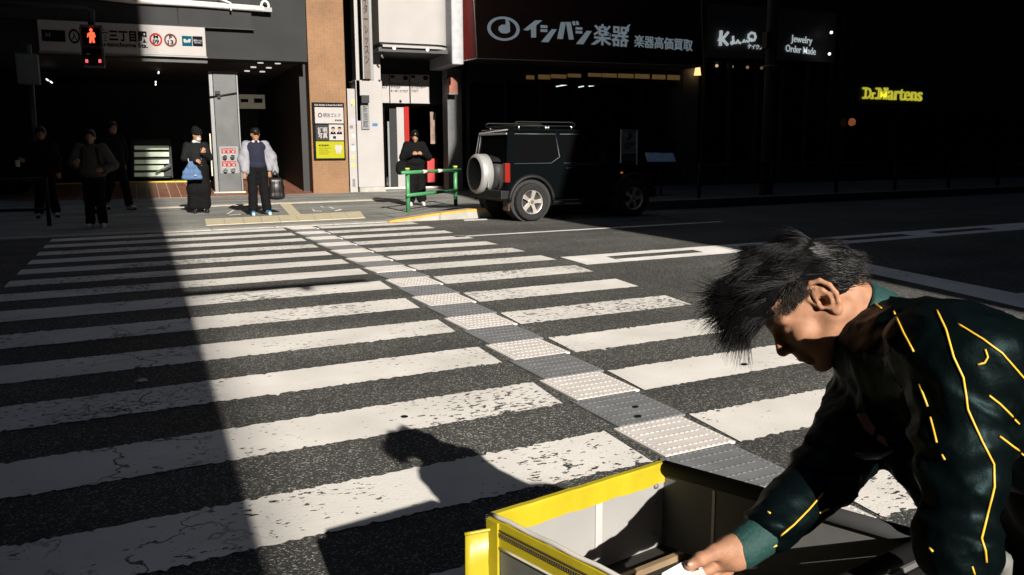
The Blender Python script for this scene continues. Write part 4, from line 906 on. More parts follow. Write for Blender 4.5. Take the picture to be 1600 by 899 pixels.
def person(label, pos, rz, s, spec, group=None):
    """spec: joints and garments. One skin body; garments, shoes, hat and hair are children"""
    t = thing('person', label, 'person', pos, rz, group); t.scale = (s, s, s)
    J = dict(hip=(0, 0, .92), chest=(0, 0, 1.25), neck=(0, .01, 1.43), head=(0, -.02, 1.58), ls=(-.175, .01, 1.37), rs=(.175, .01, 1.37), le=(-.24, .02, 1.1), re=(.24, .02, 1.1), lw=(-.25, -.06, .86), rw=(.25, -.06, .86),
             lk=(-.09, -.01, .5), rk=(.09, -.01, .5), la=(-.1, .03, .09), ra=(.1, .03, .09), lh=(-.09, 0, .9), rh=(.09, 0, .9), lhd=(0, -.1, -1), rhd=(0, -.1, -1), curl=.5)
    J.update(spec.get('joints', {})); J = {k: (np.array(v, float) if isinstance(v, tuple) else v) for k, v in J.items()}
    h = J['head']; fw = np.array(spec.get('face', (0, -1, -.05)), float); fw /= np.linalg.norm(fw)
    sd = np.cross(fw, (0, 0, 1)); sd /= np.linalg.norm(sd); up = np.cross(sd, fw)
    Rh = np.stack([sd, fw, up], 1)
    H = lambda x, y, z: h + sd * x + fw * y + up * z
    body = [ell(h, (.073, .092, .105), Rh), ell(H(0, .03, -.05), (.055, .06, .07), Rh, k=.03), cap(H(0, .085, .01), H(0, .105, -.03), .009, .014, k=.012), ell(H(0, .088, -.068), (.024, .01, .008), Rh, k=.006), ell(H(0, .075, -.1), (.025, .02, .02), Rh, k=.02),
            ell(H(.078, -.005, -.01), (.012, .02, .032), Rh, k=.006), ell(H(-.078, -.005, -.01), (.012, .02, .032), Rh, k=.006),
            ell(H(.03, .088, .012), (.018, .012, .011), Rh, k=.01, sub=True), ell(H(-.03, .088, .012), (.018, .012, .011), Rh, k=.01, sub=True),
            cap(J['neck'] + (0, 0, -.04), H(0, -.02, -.07), .052, .05, k=.03), cap(J['ls'], J['rs'], .06, k=.05), cap(J['chest'], J['hip'], .105, .095, k=.06)]
    for a in 'lr':
        body += [cap(J[a + 's'], J[a + 'e'], .047, .038), cap(J[a + 'e'], J[a + 'w'], .037, .025), cap(J[a + 'h'], J[a + 'k'], .078, .052), cap(J[a + 'k'], J[a + 'a'], .05, .034), cap(J[a + 'a'], J[a + 'a'] + (0, -.1, -.05), .035, .03)]
        if not spec.get('hide_' + a): body += hand_prims(J[a + 'w'], J[a + 'hd'], 1 if a == 'l' else -1, J['curl'])
    solid('body', body, .0105, M['skin'], t)
    for nm_, g in spec['garments']: 
        pr, mm = g(J, H, Rh); solid(nm_, pr, .014 if 'shoe' not in nm_ else .01, mm, t, warp=(lambda P: .006 * vnoise(P, 26, 3) + .003 * vnoise(P, 60, 4)) if nm_ in ('coat', 'jacket', 'trousers', 'skirt', 'sweater', 'puffer_coat') else None)
    if spec.get('eyes', True):
        for x in (.03, -.03): solid('eye', [ell(H(x, .082, .012), (.013, .008, .006), Rh)], .004, M['ink'], t)
    return t
def shoes(m, sole=None, spread=.06):
    out = []
    for a in 'lr':
        def g(J, H, R, a=a):
            k = J[a + 'a']; sx = -1 if a == 'l' else 1
            return [cap((k[0], k[1] + .03, .055), (k[0] + sx * spread * .4, k[1] - .14, .045), .046, .042, 0), cap((k[0], k[1] + .02, .1), (k[0], k[1], .07), .045, .045, 0), cap((k[0], k[1] + .05, .018), (k[0] + sx * spread * .4, k[1] - .17, .018), .03, .034, 1, k=.004)], [m, sole or m]
        out.append(('shoe', g))
    return out
def legs(m, r0=.11, r1=.1, z1=.1, join=.05):
    def g(J, H, R): 
        P = [ell(J['hip'] + (0, 0, .02), (.18, .145, .14), k=.05)]
        for a in 'lr':
            an = J[a + 'a'] * 1.; an[2] = z1 + r1 * .4
            P += [cap(J[a + 'h'], J[a + 'k'], r0, r1 * .98, k=join), cap(J[a + 'k'], an, r1 * .98, r1, k=join)]
        return P, m
    return g
def coat(m, zb=.82, rc=.15, ra=.068, rw=.05, flare=.0, hood=False, arms='lr'):
    def g(J, H, R):
        P = [cap(J['ls'] + (.03, 0, -.02), J['rs'] + (-.03, 0, -.02), .085, k=.05), ell((J['chest'] + J['hip']) / 2 + (0, 0, .04), (.195, .145, .3), k=.06), ell((J['hip'][0], J['hip'][1], zb + .1), (.2 + flare, .15 + flare * .6, .13), k=.06), cap(J['neck'] + (0, .0, -.06), J['neck'] + (0, -.0, .0), .085, .072, k=.04)]
        for a in arms: P += [cap(J[a + 's'], J[a + 'e'], ra + .008, ra, k=.03), cap(J[a + 'e'], J[a + 'w'] * .92 + J[a + 'e'] * .08, ra, rw, k=.03)]
        if hood: P += [ell(J['neck'] + (0, .07, .02), (.12, .07, .08), k=.03)]
        return P, m
    return g
def hairp(m, z0=.0, thick=.018, fringe=True, back=.0):
    def g(J, H, R):
        P = [ell(H(0, -.018, .032), (.08 + thick, .092 + thick, .088 + thick), R), cap(H(.07, -.02, .0), H(.065, -.03, -.04 - back), .03, .026), cap(H(-.07, -.02, .0), H(-.065, -.03, -.04 - back), .03, .026), ell(H(0, -.06, -.03 - back / 2), (.075, .05, .06 + back), R)]
        P += [ell(H(0, .105, -.035), (.062, .07, .075), R, k=.02, sub=True)]
        return P, m
    return g

P1 = ground(313, 334)
def p1_hat(J, H, R): return [ell(H(0, -.015, .07), (.098, .112, .09), R), ell(H(0, -.01, .035), (.104, .118, .045), R, k=.02), ell(H(.02, -.05, .125), (.06, .06, .05), R, k=.04), ell(H(0, .11, -.04), (.06, .06, .07), R, k=.02, sub=True)], M['cloth']
def p1_mask(J, H, R): return [ell(H(0, .06, -.06), (.056, .052, .05), R)], M['whitecloth']
def p1_scarf(J, H, R): return [cap(J['neck'] + (-.05, -.05, .02), J['neck'] + (.05, -.05, .02), .035, .035)], M['whitecloth']
pj1 = person('person in a black coat and wide trousers with white mask and dark hat', (P1.x, P1.y, .014), .12, 1.0, dict(face=(.45, -.8, -.25),
    joints=dict(lw=(-.07, -.2, 1.08), le=(-.25, -.02, 1.12), lhd=(.6, -.2, -.3), rw=(.06, -.2, 1.22), re=(.24, -.05, 1.13), rhd=(.3, -.2, .5), head=(.02, -.04, 1.58), curl=.8),
    garments=[('coat', coat(mat('coat_black', (.006, .0065, .0075), .8, spec=.15, var=.2, bump=.2, bscale=18), .8, ra=.066)), ('trousers', legs(M['cloth'], .125, .135, .12, .09)), ('hat', p1_hat), ('face_mask', p1_mask), ('collar', p1_scarf)] + shoes(M['leather'], M['plastic'], .05)))
for i, z in enumerate((1.3, 1.1, .97)):
    bm = bmesh.new(); bmesh.ops.create_icosphere(bm, subdivisions=1, radius=.012, matrix=Matrix.Translation((.055, -.148 - .012 * (z < 1.2), z))); obj('button', bm, M['silver'], pj1, True)
for x in (-.1, .1): solid('sock', [cap((x, .02, .1), (x, -.03, .09), .05, .045)], .012, M['whitecloth'], pj1)
bb = thing('drawstring_bag', 'blue drawstring pouch held in front of the black coat', 'bag', (P1.x - .13, P1.y - .32, .7))
solid('pouch', [cap((-.15, 0, .05), (.15, 0, .05), .05, k=.03), cap((-.115, 0, .15), (.115, 0, .15), .062, k=.06), cap((-.05, 0, .27), (.045, 0, .27), .05, k=.09), cap((-.02, 0, .35), (.0, 0, .35), .03, k=.05)], .011, M['denim'], bb, warp=lambda P: .007 * np.sin(P[:, 0] * 80 + P[:, 2] * 8) * np.clip((P[:, 2] - .1) * 7, 0, 1) + .004 * vnoise(P, 25, 2))
tube('cord', [(-.03, -.02, .34), (-.05, -.03, .38), (-.055, -.02, .43)], .008, M['whitecloth'], bb, 5, True); box('bag_tag', (.04, -.098, .09), (.08, -.085, .105), M['whitecloth'], bb, local=True)

P2 = ground(405, 337)
def p2_cap(J, H, R): return [ell(H(0, -.012, .055), (.09, .107, .075), R), ell(H(0, .11, .035), (.07, .075, .012), R, k=.012), ell(H(0, .1, -.03), (.07, .05, .06), R, k=.01, sub=True)], mat('cap_black', (.006, .006, .0065), .5, spec=.2, var=.1)
def p2_jacket(J, H, R):
    return [cap(J['ls'] + (.01, .02, 0), J['ls'] + (.07, .0, .03), .075, .05, k=.03), cap(J['rs'] + (-.01, .02, 0), J['rs'] + (-.07, 0, .03), .075, .05, k=.03), cap(J['ls'], J['le'], .09, .085, k=.04), cap(J['le'], J['lw'] + (0, 0, .05), .085, .062, k=.04),
            cap(J['rs'], J['rs'] + (.14, .02, -.22), .085, .075, k=.04), cap(J['rs'] + (.14, .02, -.22), J['rs'] + (.19, .03, -.52), .085, .07, k=.05), cap(J['rs'] + (.1, .06, -.2), J['rs'] + (.02, .09, -.5), .08, .07, k=.06),
            cap(J['rs'], J['re'], .075, .07, k=.04), cap(J['re'], J['rw'] + (0, 0, .04), .07, .055, k=.04), ell((-.02, .12, 1.15), (.2, .06, .28), k=.06), cap((-.19, -.05, 1.2), (-.2, -.04, .86), .06, .06, k=.05), cap((.1, -.06, 1.36), (.24, -.06, .9), .03, .04, k=.04)], M['greycloth']
def p2_sweater(J, H, R): return [cap(J['ls'] + (.04, -.01, -.02), J['rs'] + (-.04, -.01, -.02), .09, k=.05), ell((.0, -.015, 1.17), (.18, .145, .27), k=.06), ell((.0, -.015, .97), (.175, .14, .1), k=.05), cap(J['neck'] + (0, 0, -.06), J['neck'] + (0, -.01, -.02), .08, .066, k=.03)], M['navycloth']
def p2_collar(J, H, R): return [cap(J['neck'] + (-.03, -.02, -.02), J['neck'] + (.03, -.02, -.02), .062, k=.02), cap(J['neck'] + (-.05, -.07, -.01), J['neck'] + (0, -.1, -.05), .02, k=.01), cap(J['neck'] + (.05, -.07, -.01), J['neck'] + (0, -.1, -.05), .02, k=.01)], M['whitecloth']
person('person in a black cap, navy sweater and open grey jacket standing in the sun', (P2.x, P2.y, .014), .05, 1.0, dict(face=(.1, -1, -.1), joints=dict(lw=(-.25, -.05, .84), le=(-.27, .02, 1.1), re=(.3, .0, 1.12), rw=(.24, -.02, .86), lk=(-.1, 0, .5), rk=(.12, 0, .5), la=(-.11, .0, .09), ra=(.16, .0, .09), lh=(-.09, 0, .9), rh=(.1, 0, .9)),
    garments=[('jacket', p2_jacket), ('sweater', p2_sweater), ('shirt_collar', p2_collar), ('trousers', legs(M['cloth'], .112, .092, .1, .03)), ('cap', p2_cap)] + shoes(M['blueshoe'], M['whitecloth'], .06)))
hb2 = thing('handbag', 'black upright handbag carried beside the grey jacket', 'bag', (P2.x + .36, P2.y - .02, .32))
solid('bag_body', [cap((-.09, 0, .06), (.09, 0, .06), .07, k=.03), cap((-.085, 0, .36), (.07, 0, .36), .06, k=.03), ell((0, 0, .2), (.155, .085, .2), k=.05)], .012, M['leather'], hb2)
tube('strap', [(-.08, -.02, .4), (-.06, -.02, .5), (-.02, -.02, .56), (.03, -.02, .5), (.06, -.02, .4)], .012, M['leather'], hb2, 6, True)
for x in (-.05, .05): tube('side_seam', [(x, -.09, .06), (x, -.095, .2), (x, -.075, .36)], .007, M['plastic'], hb2, 5, True)

P3 = ground(650, 322)
def p3_phone(J, H, R): return [cap((-.05, -.3, 1.2), (.04, -.3, 1.21), .012)], M['glass']
pj3 = person('person all in black looking down at a phone behind the green railing', (P3.x, P3.y, .014), -.1, 1.0, dict(face=(-.25, -.85, -.4), eyes=False,
    joints=dict(head=(0, -.06, 1.57), lw=(-.11, -.24, 1.17), le=(-.29, -.06, 1.1), lhd=(.8, -.5, .2), rw=(.12, -.24, 1.17), re=(.3, -.06, 1.1), rhd=(-.8, -.5, .2), curl=.9, lk=(-.11, 0, .5), rk=(.12, 0, .5), la=(-.13, -.02, .09), ra=(.13, -.02, .09)),
    garments=[('coat', coat(mat('hoodie_black', (.004, .0043, .0046), .9, spec=.12, var=.2, bump=.2, bscale=20), .88, ra=.085, rw=.06, flare=.03, hood=True)), ('trousers', legs(M['cloth'], .125, .115, .12, .04)), ('hair', hairp(M['hair'], thick=.02, back=.03))] + shoes(M['whitecloth'], M['whitecloth'], .05)))
ph = thing('phone', 'small dark phone held in both hands by the person in black', 'phone', (P3.x - .01, P3.y - .31, 1.2)); box('phone_case', (-.035, -.03, -.03), (.04, .03, -.02), M['plastic'], ph, .003, local=True); box('screen', (-.032, -.028, -.0198), (.037, .028, -.018), M['glass'], ph, local=True)
sb = thing('shoulder_bag', 'large black shoulder bag hanging beside the person with the phone', 'bag', (P3.x - .33, P3.y - .05, .8))
solid('bag_body', [ell((0, 0, .1), (.14, .09, .16)), cap((-.06, 0, .0), (.08, 0, .0), .07, k=.06)], .014, M['cloth'], sb, warp=lambda P: .008 * vnoise(P, 30, 5)); tube('strap', [(0, 0, .2), (.1, .02, .4), (.19, .03, .6)], .014, M['cloth'], sb, 6, True)

P4 = ground(152, 357)
def pack(J, H, R): return [ell((0, .2, 1.15), (.15, .1, .24)), cap((-.11, -.12, 1.38), (-.13, -.12, 1.1), .03), cap((.11, -.12, 1.38), (.13, -.12, 1.1), .03)], M['plastic']
person('person in a beige puffer jacket with backpack straps waiting in the shade', (P4.x, P4.y, gz(P4.x, P4.y)), -.05, .96, dict(eyes=True, joints=dict(lw=(-.24, -.16, 1.08), le=(-.3, 0, 1.12), lhd=(.3, -.3, .6), rw=(.2, -.14, 1.0), re=(.33, 0, 1.1), rhd=(-.6, -.2, 0.1)),
    garments=[('puffer_coat', coat(M['beige'], .86, ra=.095, rw=.06, flare=.02)), ('trousers', legs(M['cloth'], .1, .08, .1)), ('hair', hairp(M['hair'], thick=.012)), ('backpack', pack)] + shoes(M['whitecloth'], M['whitecloth'])))
P5 = ground(75, 341)
person('person in dark clothes holding a pale paper cup in the shade at the far left', (P5.x, P5.y, .014), .1, 1.02, dict(joints=dict(lw=(-.3, -.2, 1.07), le=(-.27, 0, 1.1), lhd=(-.3, -.5, .2), la=(-.14, 0, .09), ra=(.15, 0, .09)),
    garments=[('coat', coat(M['cloth'], .8)), ('trousers', legs(M['cloth'], .1, .085, .1)), ('hair', hairp(M['hair'], thick=.02, back=.04))] + shoes(M['whitecloth'], M['plastic'])))
cup = thing('paper_cup', 'pale paper cup held by the person at the far left', 'cup', (P5.x - .39, P5.y - .34, 1.06)); bm = bmesh.new(); bmesh.ops.create_cone(bm, cap_ends=True, segments=16, radius1=.035, radius2=.045, depth=.12); obj('cup_body', bm, M['whitecloth'], cup, True); bm = bmesh.new(); bmesh.ops.create_cone(bm, cap_ends=True, segments=16, radius1=.049, radius2=.044, depth=.018, matrix=Matrix.Translation((0, 0, .07))); obj('lid', bm, M['plastic'], cup, True)
P6 = ground(192, 329)
person('tall person in dark clothes walking behind the beige puffer jacket', (P6.x - .1, P6.y + .15, .014), .5, 1.12, dict(joints=dict(la=(-.1, .28, .16), lk=(-.09, .05, .5), ra=(.1, -.25, .09), rk=(.09, -.16, .52), lw=(-.26, -.2, .9), rw=(.26, .12, .88)),
    garments=[('coat', coat(M['cloth'], .8)), ('trousers', legs(M['cloth'], .1, .08, .1)), ('hair', hairp(M['hair'], thick=.015))] + shoes(M['whitecloth'], M['plastic'])))

# ------------------------------------------------------------------ small black off-road car, nose to the right (x forward, y away from the camera, z up; origin under the near rear wheel)
car = thing('parked_car', 'small black off road car with a silver rimmed spare wheel on its rear door', 'car', (6.41, 13.93, 0), math.atan(SKEW))
WB, TW, WR = 2.25, 1.36, .345
def wheel(x, y, side):
    wh = thing('wheel'); wh.parent = car; wh.location = (x, y, WR); wh.rotation_euler = (0, .25, 0)
    bm = bmesh.new(); prof = [(.215, .0), (.235, -.012), (.30, -.022), (.325, -.012), (.342, .02), (.345, .05), (.345, .13), (.338, .17), (.3, .185), (.215, .18)]
    n = 40; rg = [[bm.verts.new((math.cos(2 * math.pi * k / n) * (r - (.007 if (j in (4, 5, 6, 7) and k % 2) else 0)), (yy) * side, math.sin(2 * math.pi * k / n) * (r - (.007 if (j in (4, 5, 6, 7) and k % 2) else 0)))) for k in range(n)] for j, (r, yy) in enumerate(prof)]
    for j in range(len(rg)):
        for k in range(n): bm.faces.new((rg[j][k], rg[j][(k + 1) % n], rg[(j + 1) % len(rg)][(k + 1) % n], rg[(j + 1) % len(rg)][k]))
    obj('tyre', bm, M['rubber'], wh, True)
    # rim: barrel, lip, five twin-sided spokes, hub
    bm = bmesh.new(); prof = [(.216, .0), (.205, .004), (.198, .02), (.19, .10), (.19, .16)]
    rg = [[bm.verts.new((math.cos(2 * math.pi * k / n) * r, yy * side, math.sin(2 * math.pi * k / n) * r)) for k in range(n)] for r, yy in prof]
    for j in range(len(rg) - 1):
        for k in range(n): bm.faces.new((rg[j][k], rg[j][(k + 1) % n], rg[j + 1][(k + 1) % n], rg[j + 1][k]))
    rim = obj('rim', bm, M['alloy'], wh, True, True)
    bm = bmesh.new(); bmesh.ops.create_cone(bm, cap_ends=True, segments=24, radius1=.195, radius2=.195, depth=.01, matrix=Matrix.Translation((0, .11 * side, 0)) @ Matrix.Rotation(math.pi / 2, 4, 'X')); obj('brake_disc', bm, M['plastic'], wh, True)
    for k in range(5):
        a = 2 * math.pi * k / 5 + math.pi / 2; ca, sa = math.cos(a), math.sin(a); tx, tz = -sa, ca
        pts = []
        for (rr, wd, yy) in ((.045, .036, .018), (.12, .026, .014), (.203, .047, .010)):
            pts.append([(ca * rr + tx * wd * q, yy * side, sa * rr + tz * wd * q) for q in (-1, 1)])
        poly = [pts[0][0], pts[1][0], pts[2][0], pts[2][1], pts[1][1], pts[0][1]]
        prism('spoke', poly, (0, .03 * side, 0), M['alloy'], wh, True, .004)
    bm = bmesh.new(); bmesh.ops.create_cone(bm, cap_ends=True, segments=20, radius1=.066, radius2=.06, depth=.04, matrix=Matrix.Translation((0, .026 * side, 0)) @ Matrix.Rotation(math.pi / 2, 4, 'X')); obj('hub', bm, M['alloy'], wh, True)
    bm = bmesh.new(); bmesh.ops.create_cone(bm, cap_ends=True, segments=6, radius1=.036, radius2=.034, depth=.012, matrix=Matrix.Translation((0, .001 * side, 0)) @ Matrix.Rotation(math.pi / 2, 4, 'X')); obj('hub_cap', bm, mat('hub_brown', (.12, .08, .05), .5) if 'hub_brown' not in bpy.data.materials else bpy.data.materials['hub_brown'], wh, True)
for x in (0, WB):
    wheel(x, 0, 1); wheel(x, TW + .0, -1)
def loft(name, secs, m, bev=.0, parent=car):
    """closed cross sections (list of (x, [(y, z)...])) skinned along x"""
    bm = bmesh.new(); R = [[bm.verts.new((x if not callable(x) else x(z), y, z)) for y, z in s] for x, s in secs]; n = len(R[0])
    for a, b in zip(R, R[1:]):
        for k in range(n): bm.faces.new((a[k], a[(k + 1) % n], b[(k + 1) % n], b[k]))
    bm.faces.new(R[0][::-1]); bm.faces.new(R[-1])
    if bev: bmesh.ops.bevel(bm, geom=list(bm.edges), offset=bev, segments=3, affect='EDGES', profile=.5)
    return obj(name, bm, m, parent, True, smooth=False)
y0, y1 = .035, 1.325
def sec(ya, yb, za, zb, tuck=.02): return [(ya + tuck, za), (ya, za + .1), (ya, zb - .06), (ya + .03, zb), (yb - .03, zb), (yb, zb - .06), (yb, za + .1), (yb - tuck, za)]
# lower body with wheel arches cut in the side profile: side skins, floor pan, bonnet
def profile_side(ya, dep):
    pts = [(-.50, .55), (-.50, 1.02), (1.62, 1.02), (1.75, 1.0), (2.62, .93), (2.68, .86), (2.68, .45), (WB + .43, .42)]
    pts += [(WB + .43 * math.cos(a), .345 + .43 * math.sin(a)) for a in np.linspace(.18, math.pi - .18, 11)]
    pts += [(WB - .43, .40), (.43, .40)]
    pts += [(.43 * math.cos(a), .345 + .43 * math.sin(a)) for a in np.linspace(.18, math.pi - .18, 11)] + [(-.44, .45)]
    return prism('side_body', [(x, ya, z) for x, z in pts], (0, dep, 0), M['carblack'], car, True)
profile_side(y0, .05); profile_side(y1 - .05, .05)
box('floor_pan', (-.47, .2, .36), (2.6, y1 - .15, .46), M['plastic'], car, local=True)
box('tailgate', (-.505, y0 + .052, .50), (-.44, y1 - .052, 1.03), M['carblack'], car, .015, local=True, seg=2)
loft('bonnet', [(1.66, sec(y0 + .052, y1 - .052, .7, 1.045)), (2.3, sec(y0 + .06, y1 - .06, .7, 1.0)), (2.66, sec(y0 + .1, y1 - .1, .7, .93))], M['carblack'], .012)
box('front_grille', (2.64, y0 + .1, .45), (2.72, y1 - .1, .75), M['plastic'], car, .02, local=True)
box('front_bumper', (2.6, y0 - .02, .36), (2.82, y1 + .02, .56), M['plastic'], car, .04, local=True, seg=2); box('rear_bumper', (-.62, y0 - .01, .40), (-.44, y1 + .01, .56), M['plastic'], car, .02, local=True, seg=2)
for x in (0, WB):
    for ya, s in ((y0, -1), (y1, 1)):
        bm = bmesh.new(); A = np.linspace(.02, math.pi - .02, 15); rg = []
        for a in A: rg.append([bm.verts.new((x + r * math.cos(a), ya + s * yy, .345 + r * math.sin(a))) for r, yy in ((.425, .0), (.435, .055), (.475, .05), (.5, .0), (.45, -.02))])
        for a, b in zip(rg, rg[1:]):
            for k in range(5): bm.faces.new((a[k], a[(k + 1) % 5], b[(k + 1) % 5], b[k]))
        bm.faces.new(rg[0]); bm.faces.new(rg[-1][::-1]); obj('wheel_arch', bm, M['plastic'], car, True, True)
        wl_ = bmesh.new(); bmesh.ops.create_cone(wl_, cap_ends=True, segments=20, radius1=.43, radius2=.43, depth=.26, matrix=Matrix.Translation((x, ya - s * .16, .40)) @ Matrix.Rotation(math.pi / 2, 4, 'X')); obj('wheel_well', wl_, M['black'], car, True)
# cabin: pillars, roof, glass
t0, t1 = y0 + .09, y1 - .09
zr = 1.60
loft('roof', [(-.40, sec(t0, t1, zr - .05, zr + .03)), (-.30, sec(t0 - .01, t1 + .01, zr - .05, zr + .045)), (.9, sec(t0 - .01, t1 + .01, zr - .05, zr + .045)), (1.22, sec(t0 + .01, t1 - .01, zr - .06, zr + .02))], M['carblack'], .015)
def pillar(xb, xt, wb_, wt, side):
    yb, yt = (y0, t0) if side < 0 else (y1, t1); th = .05 * -side
    prism('pillar', [(xb, yb, 1.0), (xb + wb_, yb, 1.0), (xt + wt, yt, zr), (xt, yt, zr)], (0, th, 0), M['carblack'], car, True, .006)
for s in (-1, 1):
    pillar(-.50, -.42, .16, .14, s); pillar(.60, .56, .10, .09, s); pillar(1.58, 1.1, .08, .07, s)
    yb, yt = (y0 + .015, t0 + .012) if s < 0 else (y1 - .015, t1 - .012)
    prism('side_window', [(-.345, yb, 1.03), (.42, yb, 1.03), (.60, yb - s * -.0, 1.14), (.565, yt, zr - .05), (-.29, yt, zr - .05)], (0, .012 * -s, 0), M['glass'], car, True)
    prism('quarter_panel', [(.40, yb - .006 * -s * -1, 1.02), (.62, yb, 1.02), (.62, yb, 1.155)], (0, .02 * -s, 0), M['carblack'], car, True)
    prism('door_window', [(.69, yb, 1.03), (1.59, yb, 1.03), (1.12, yt, zr - .05), (.65, yt, zr - .05)], (0, .012 * -s, 0), M['glass'], car, True)
prism('rear_window', [(-.497, y0 + .14, 1.06), (-.497, y1 - .14, 1.06), (-.425, t1 - .06, zr - .06), (-.425, t0 + .06, zr - .06)], (.015, 0, 0), M['glass'], car, True)
for ya, yb, yc, yd in ((y0 + .01, y0 + .14, t0 + .06, t0), (y1 - .14, y1 - .01, t1, t1 - .06)): prism('rear_frame', [(-.5, ya, 1.0), (-.5, yb, 1.0), (-.428, yc, zr - .02), (-.428, yd, zr - .02)], (.05, 0, 0), M['carblack'], car, True)
box('rear_header', (-.45, t0 + .02, zr - .065), (-.38, t1 - .02, zr - .03), M['silverpaint'], car, .006, local=True)
prism('windscreen', [(1.62, y0 + .08, 1.03), (1.62, y1 - .08, 1.03), (1.17, t1 - .05, zr - .04), (1.17, t0 + .05, zr - .04)], (-.015, 0, 0), M['glass'], car, True)
box('cabin_floor', (-.4, y0 + .08, .95), (1.55, y1 - .08, .99), M['black'], car, local=True)
for s in (0, 1):
    ss = bmesh.new(); abox(ss, (.75, .28 + s * .62, .99), (.9, .62 + s * .62, 1.42), .05, 2); obj('seat_back', ss, M['black'], car, True)
# door lines, handle, lamps, mirror
box('door', (.66, y0 - .006, .50), (1.62, y0 + .004, 1.0), M['carblack'], car, .004, local=True); dh = box('door_handle', (.72, y0 - .035, .92), (.9, y0 - .007, .955), M['plastic'], car, .008, local=True); 
tl = box('tail_light', (-.53, y0 - .01, .70), (-.43, y0 + .10, 1.04), M['redlight'], car, .012, local=True, seg=2); box('tail_light', (-.53, y1 - .10, .70), (-.43, y1 + .01, 1.04), M['redlight'], car, .012, local=True, seg=2)
box('lamp_backing', (-.512, y0 + .105, .70), (-.47, y0 + .23, 1.0), M['silverpaint'], car, .01, local=True)
box('number_plate', (-.625, .5, .6), (-.615, .83, .76), mat('plate_white', (.3, .3, .28), .5), car, local=True)
box('side_repeater', (1.95, y0 - .01, .82), (2.0, y0 + .0, .85), M['amber'], car, local=True)
mi = prism('mirror', [(1.42, y0 - .2, 1.05), (1.42, y0 - .03, 1.05), (1.42, y0 - .03, 1.2), (1.42, y0 - .2, 1.22)], (.08, 0, 0), M['plastic'], car, True, .015); box('mirror_glass', (1.412, y0 - .185, 1.065), (1.418, y0 - .045, 1.195), M['chrome'], mi, local=False) if False else None
for yy in (y0 + .2, y1 - .2):
    bm = bmesh.new(); bmesh.ops.create_cone(bm, cap_ends=True, segments=20, radius1=.1, radius2=.09, depth=.05, matrix=Matrix.Translation((2.71, yy, .73)) @ Matrix.Rotation(math.pi / 2, 4, 'Y')); obj('headlight', bm, M['chrome'], car, True)
tube('exhaust_pipe', [(.5, .14, .3), (.75, .1, .29)], .022, M['silver'], car, 8, True); tube('step_bar', [(.45, y0, .33), (1.75, y0, .33)], .025, M['plastic'], car, 8, True)
box('mud_flap', (-.46, .04, .2), (-.445, .25, .42), mat('flap_brown', (.12, .07, .04), .7), car, local=True)
# spare wheel in a silver ringed case on the tailgate
sp = thing('spare_wheel'); sp.parent = car; sp.location = (-.60, .86, .84)
bm = bmesh.new(); n = 40; prof = [(.30, -.13), (.345, -.115), (.36, -.09), (.36, .09), (.33, .10)]
rg = [[bm.verts.new((yy, math.cos(2 * math.pi * k / n) * r, math.sin(2 * math.pi * k / n) * r)) for k in range(n)] for r, yy in prof]
for a, b in zip(rg, rg[1:]):
    for k in range(n): bm.faces.new((a[k], a[(k + 1) % n], b[(k + 1) % n], b[k]))
obj('case_ring', bm, M['silverpaint'], sp, True, True)
bm = bmesh.new(); bmesh.ops.create_cone(bm, cap_ends=True, segments=40, radius1=.335, radius2=.325, depth=.02, matrix=Matrix.Translation((-.105, 0, 0)) @ Matrix.Rotation(math.pi / 2, 4, 'Y')); obj('case_face', bm, mat('case_black', (.01, .011, .012), .2, var=0), sp, True)
bm = bmesh.new(); bmesh.ops.create_cone(bm, cap_ends=True, segments=20, radius1=.1, radius2=.1, depth=.1, matrix=Matrix.Translation((.11, 0, 0)) @ Matrix.Rotation(math.pi / 2, 4, 'Y')); obj('carrier', bm, M['plastic'], sp, True)
bm = bmesh.new(); bmesh.ops.create_cone(bm, cap_ends=True, segments=12, radius1=.03, radius2=.03, depth=.02, matrix=Matrix.Translation((0, -.26, -.25)) @ Matrix.Rotation(math.pi / 4, 4, 'X')); obj('case_latch', bm, M['plastic'], sp, True)
SEAL_GLINT = mat('window_seal_glint', (.05, .055, .06), .35, .2)  # grey tubes paint in the highlights along the side window seals
for L_ in ([(-.345, y0 + .012, 1.03), (.42, y0 + .012, 1.03), (.60, y0 + .012, 1.14), (.565, t0 + .01, zr - .05), (-.29, t0 + .01, zr - .05)], [(.69, y0 + .012, 1.03), (1.59, y0 + .012, 1.03), (1.12, t0 + .01, zr - .05), (.65, t0 + .01, zr - .05)]):
    tube('window_seal_glint', L_, .008, SEAL_GLINT, car, 6, True, True)
tube('rear_edge_glint', [(-.505, y1 - .02, 1.02), (-.432, t1 - .01, zr - .02), (-.41, t0 + .05, zr + .02)], .012, M['silverpaint'], car, 6, True); tube('rear_edge_glint', [(-.51, y1 - .16, 1.06), (-.438, t1 - .08, zr - .07)], .008, M['silver'], car, 6, True)  # silver tubes stand in for light catching the rear frame edges
# roof rack
rk = thing('roof_rack'); rk.parent = car
for ya in (.12, 1.24): tube('side_tube', [(-.3, ya, 1.73), (-.24, ya, 1.76), (.9, ya, 1.76), (.98, ya, 1.72)], .013, M['plastic'], rk, 8, True); tube('lower_tube', [(-.28, ya, 1.69), (.98, ya, 1.69)], .013, M['plastic'], rk, 8, True)
for xx in (-.28, .0, .3, .6, .9): tube('cross_bar', [(xx, .12, 1.69), (xx, 1.24, 1.69)], .014, M['plastic'], rk, 8, True)
for xx in (-.2, .35, .9):
    for ya in (.12, 1.24): tube('rack_foot', [(xx, ya, 1.62), (xx, ya, 1.70)], .018, M['chrome'], rk, 8, True)
tube('antenna_clamp', [(.38, .08, 1.62), (.38, .08, 1.7)], .03, M['chrome'], rk, 8, True)

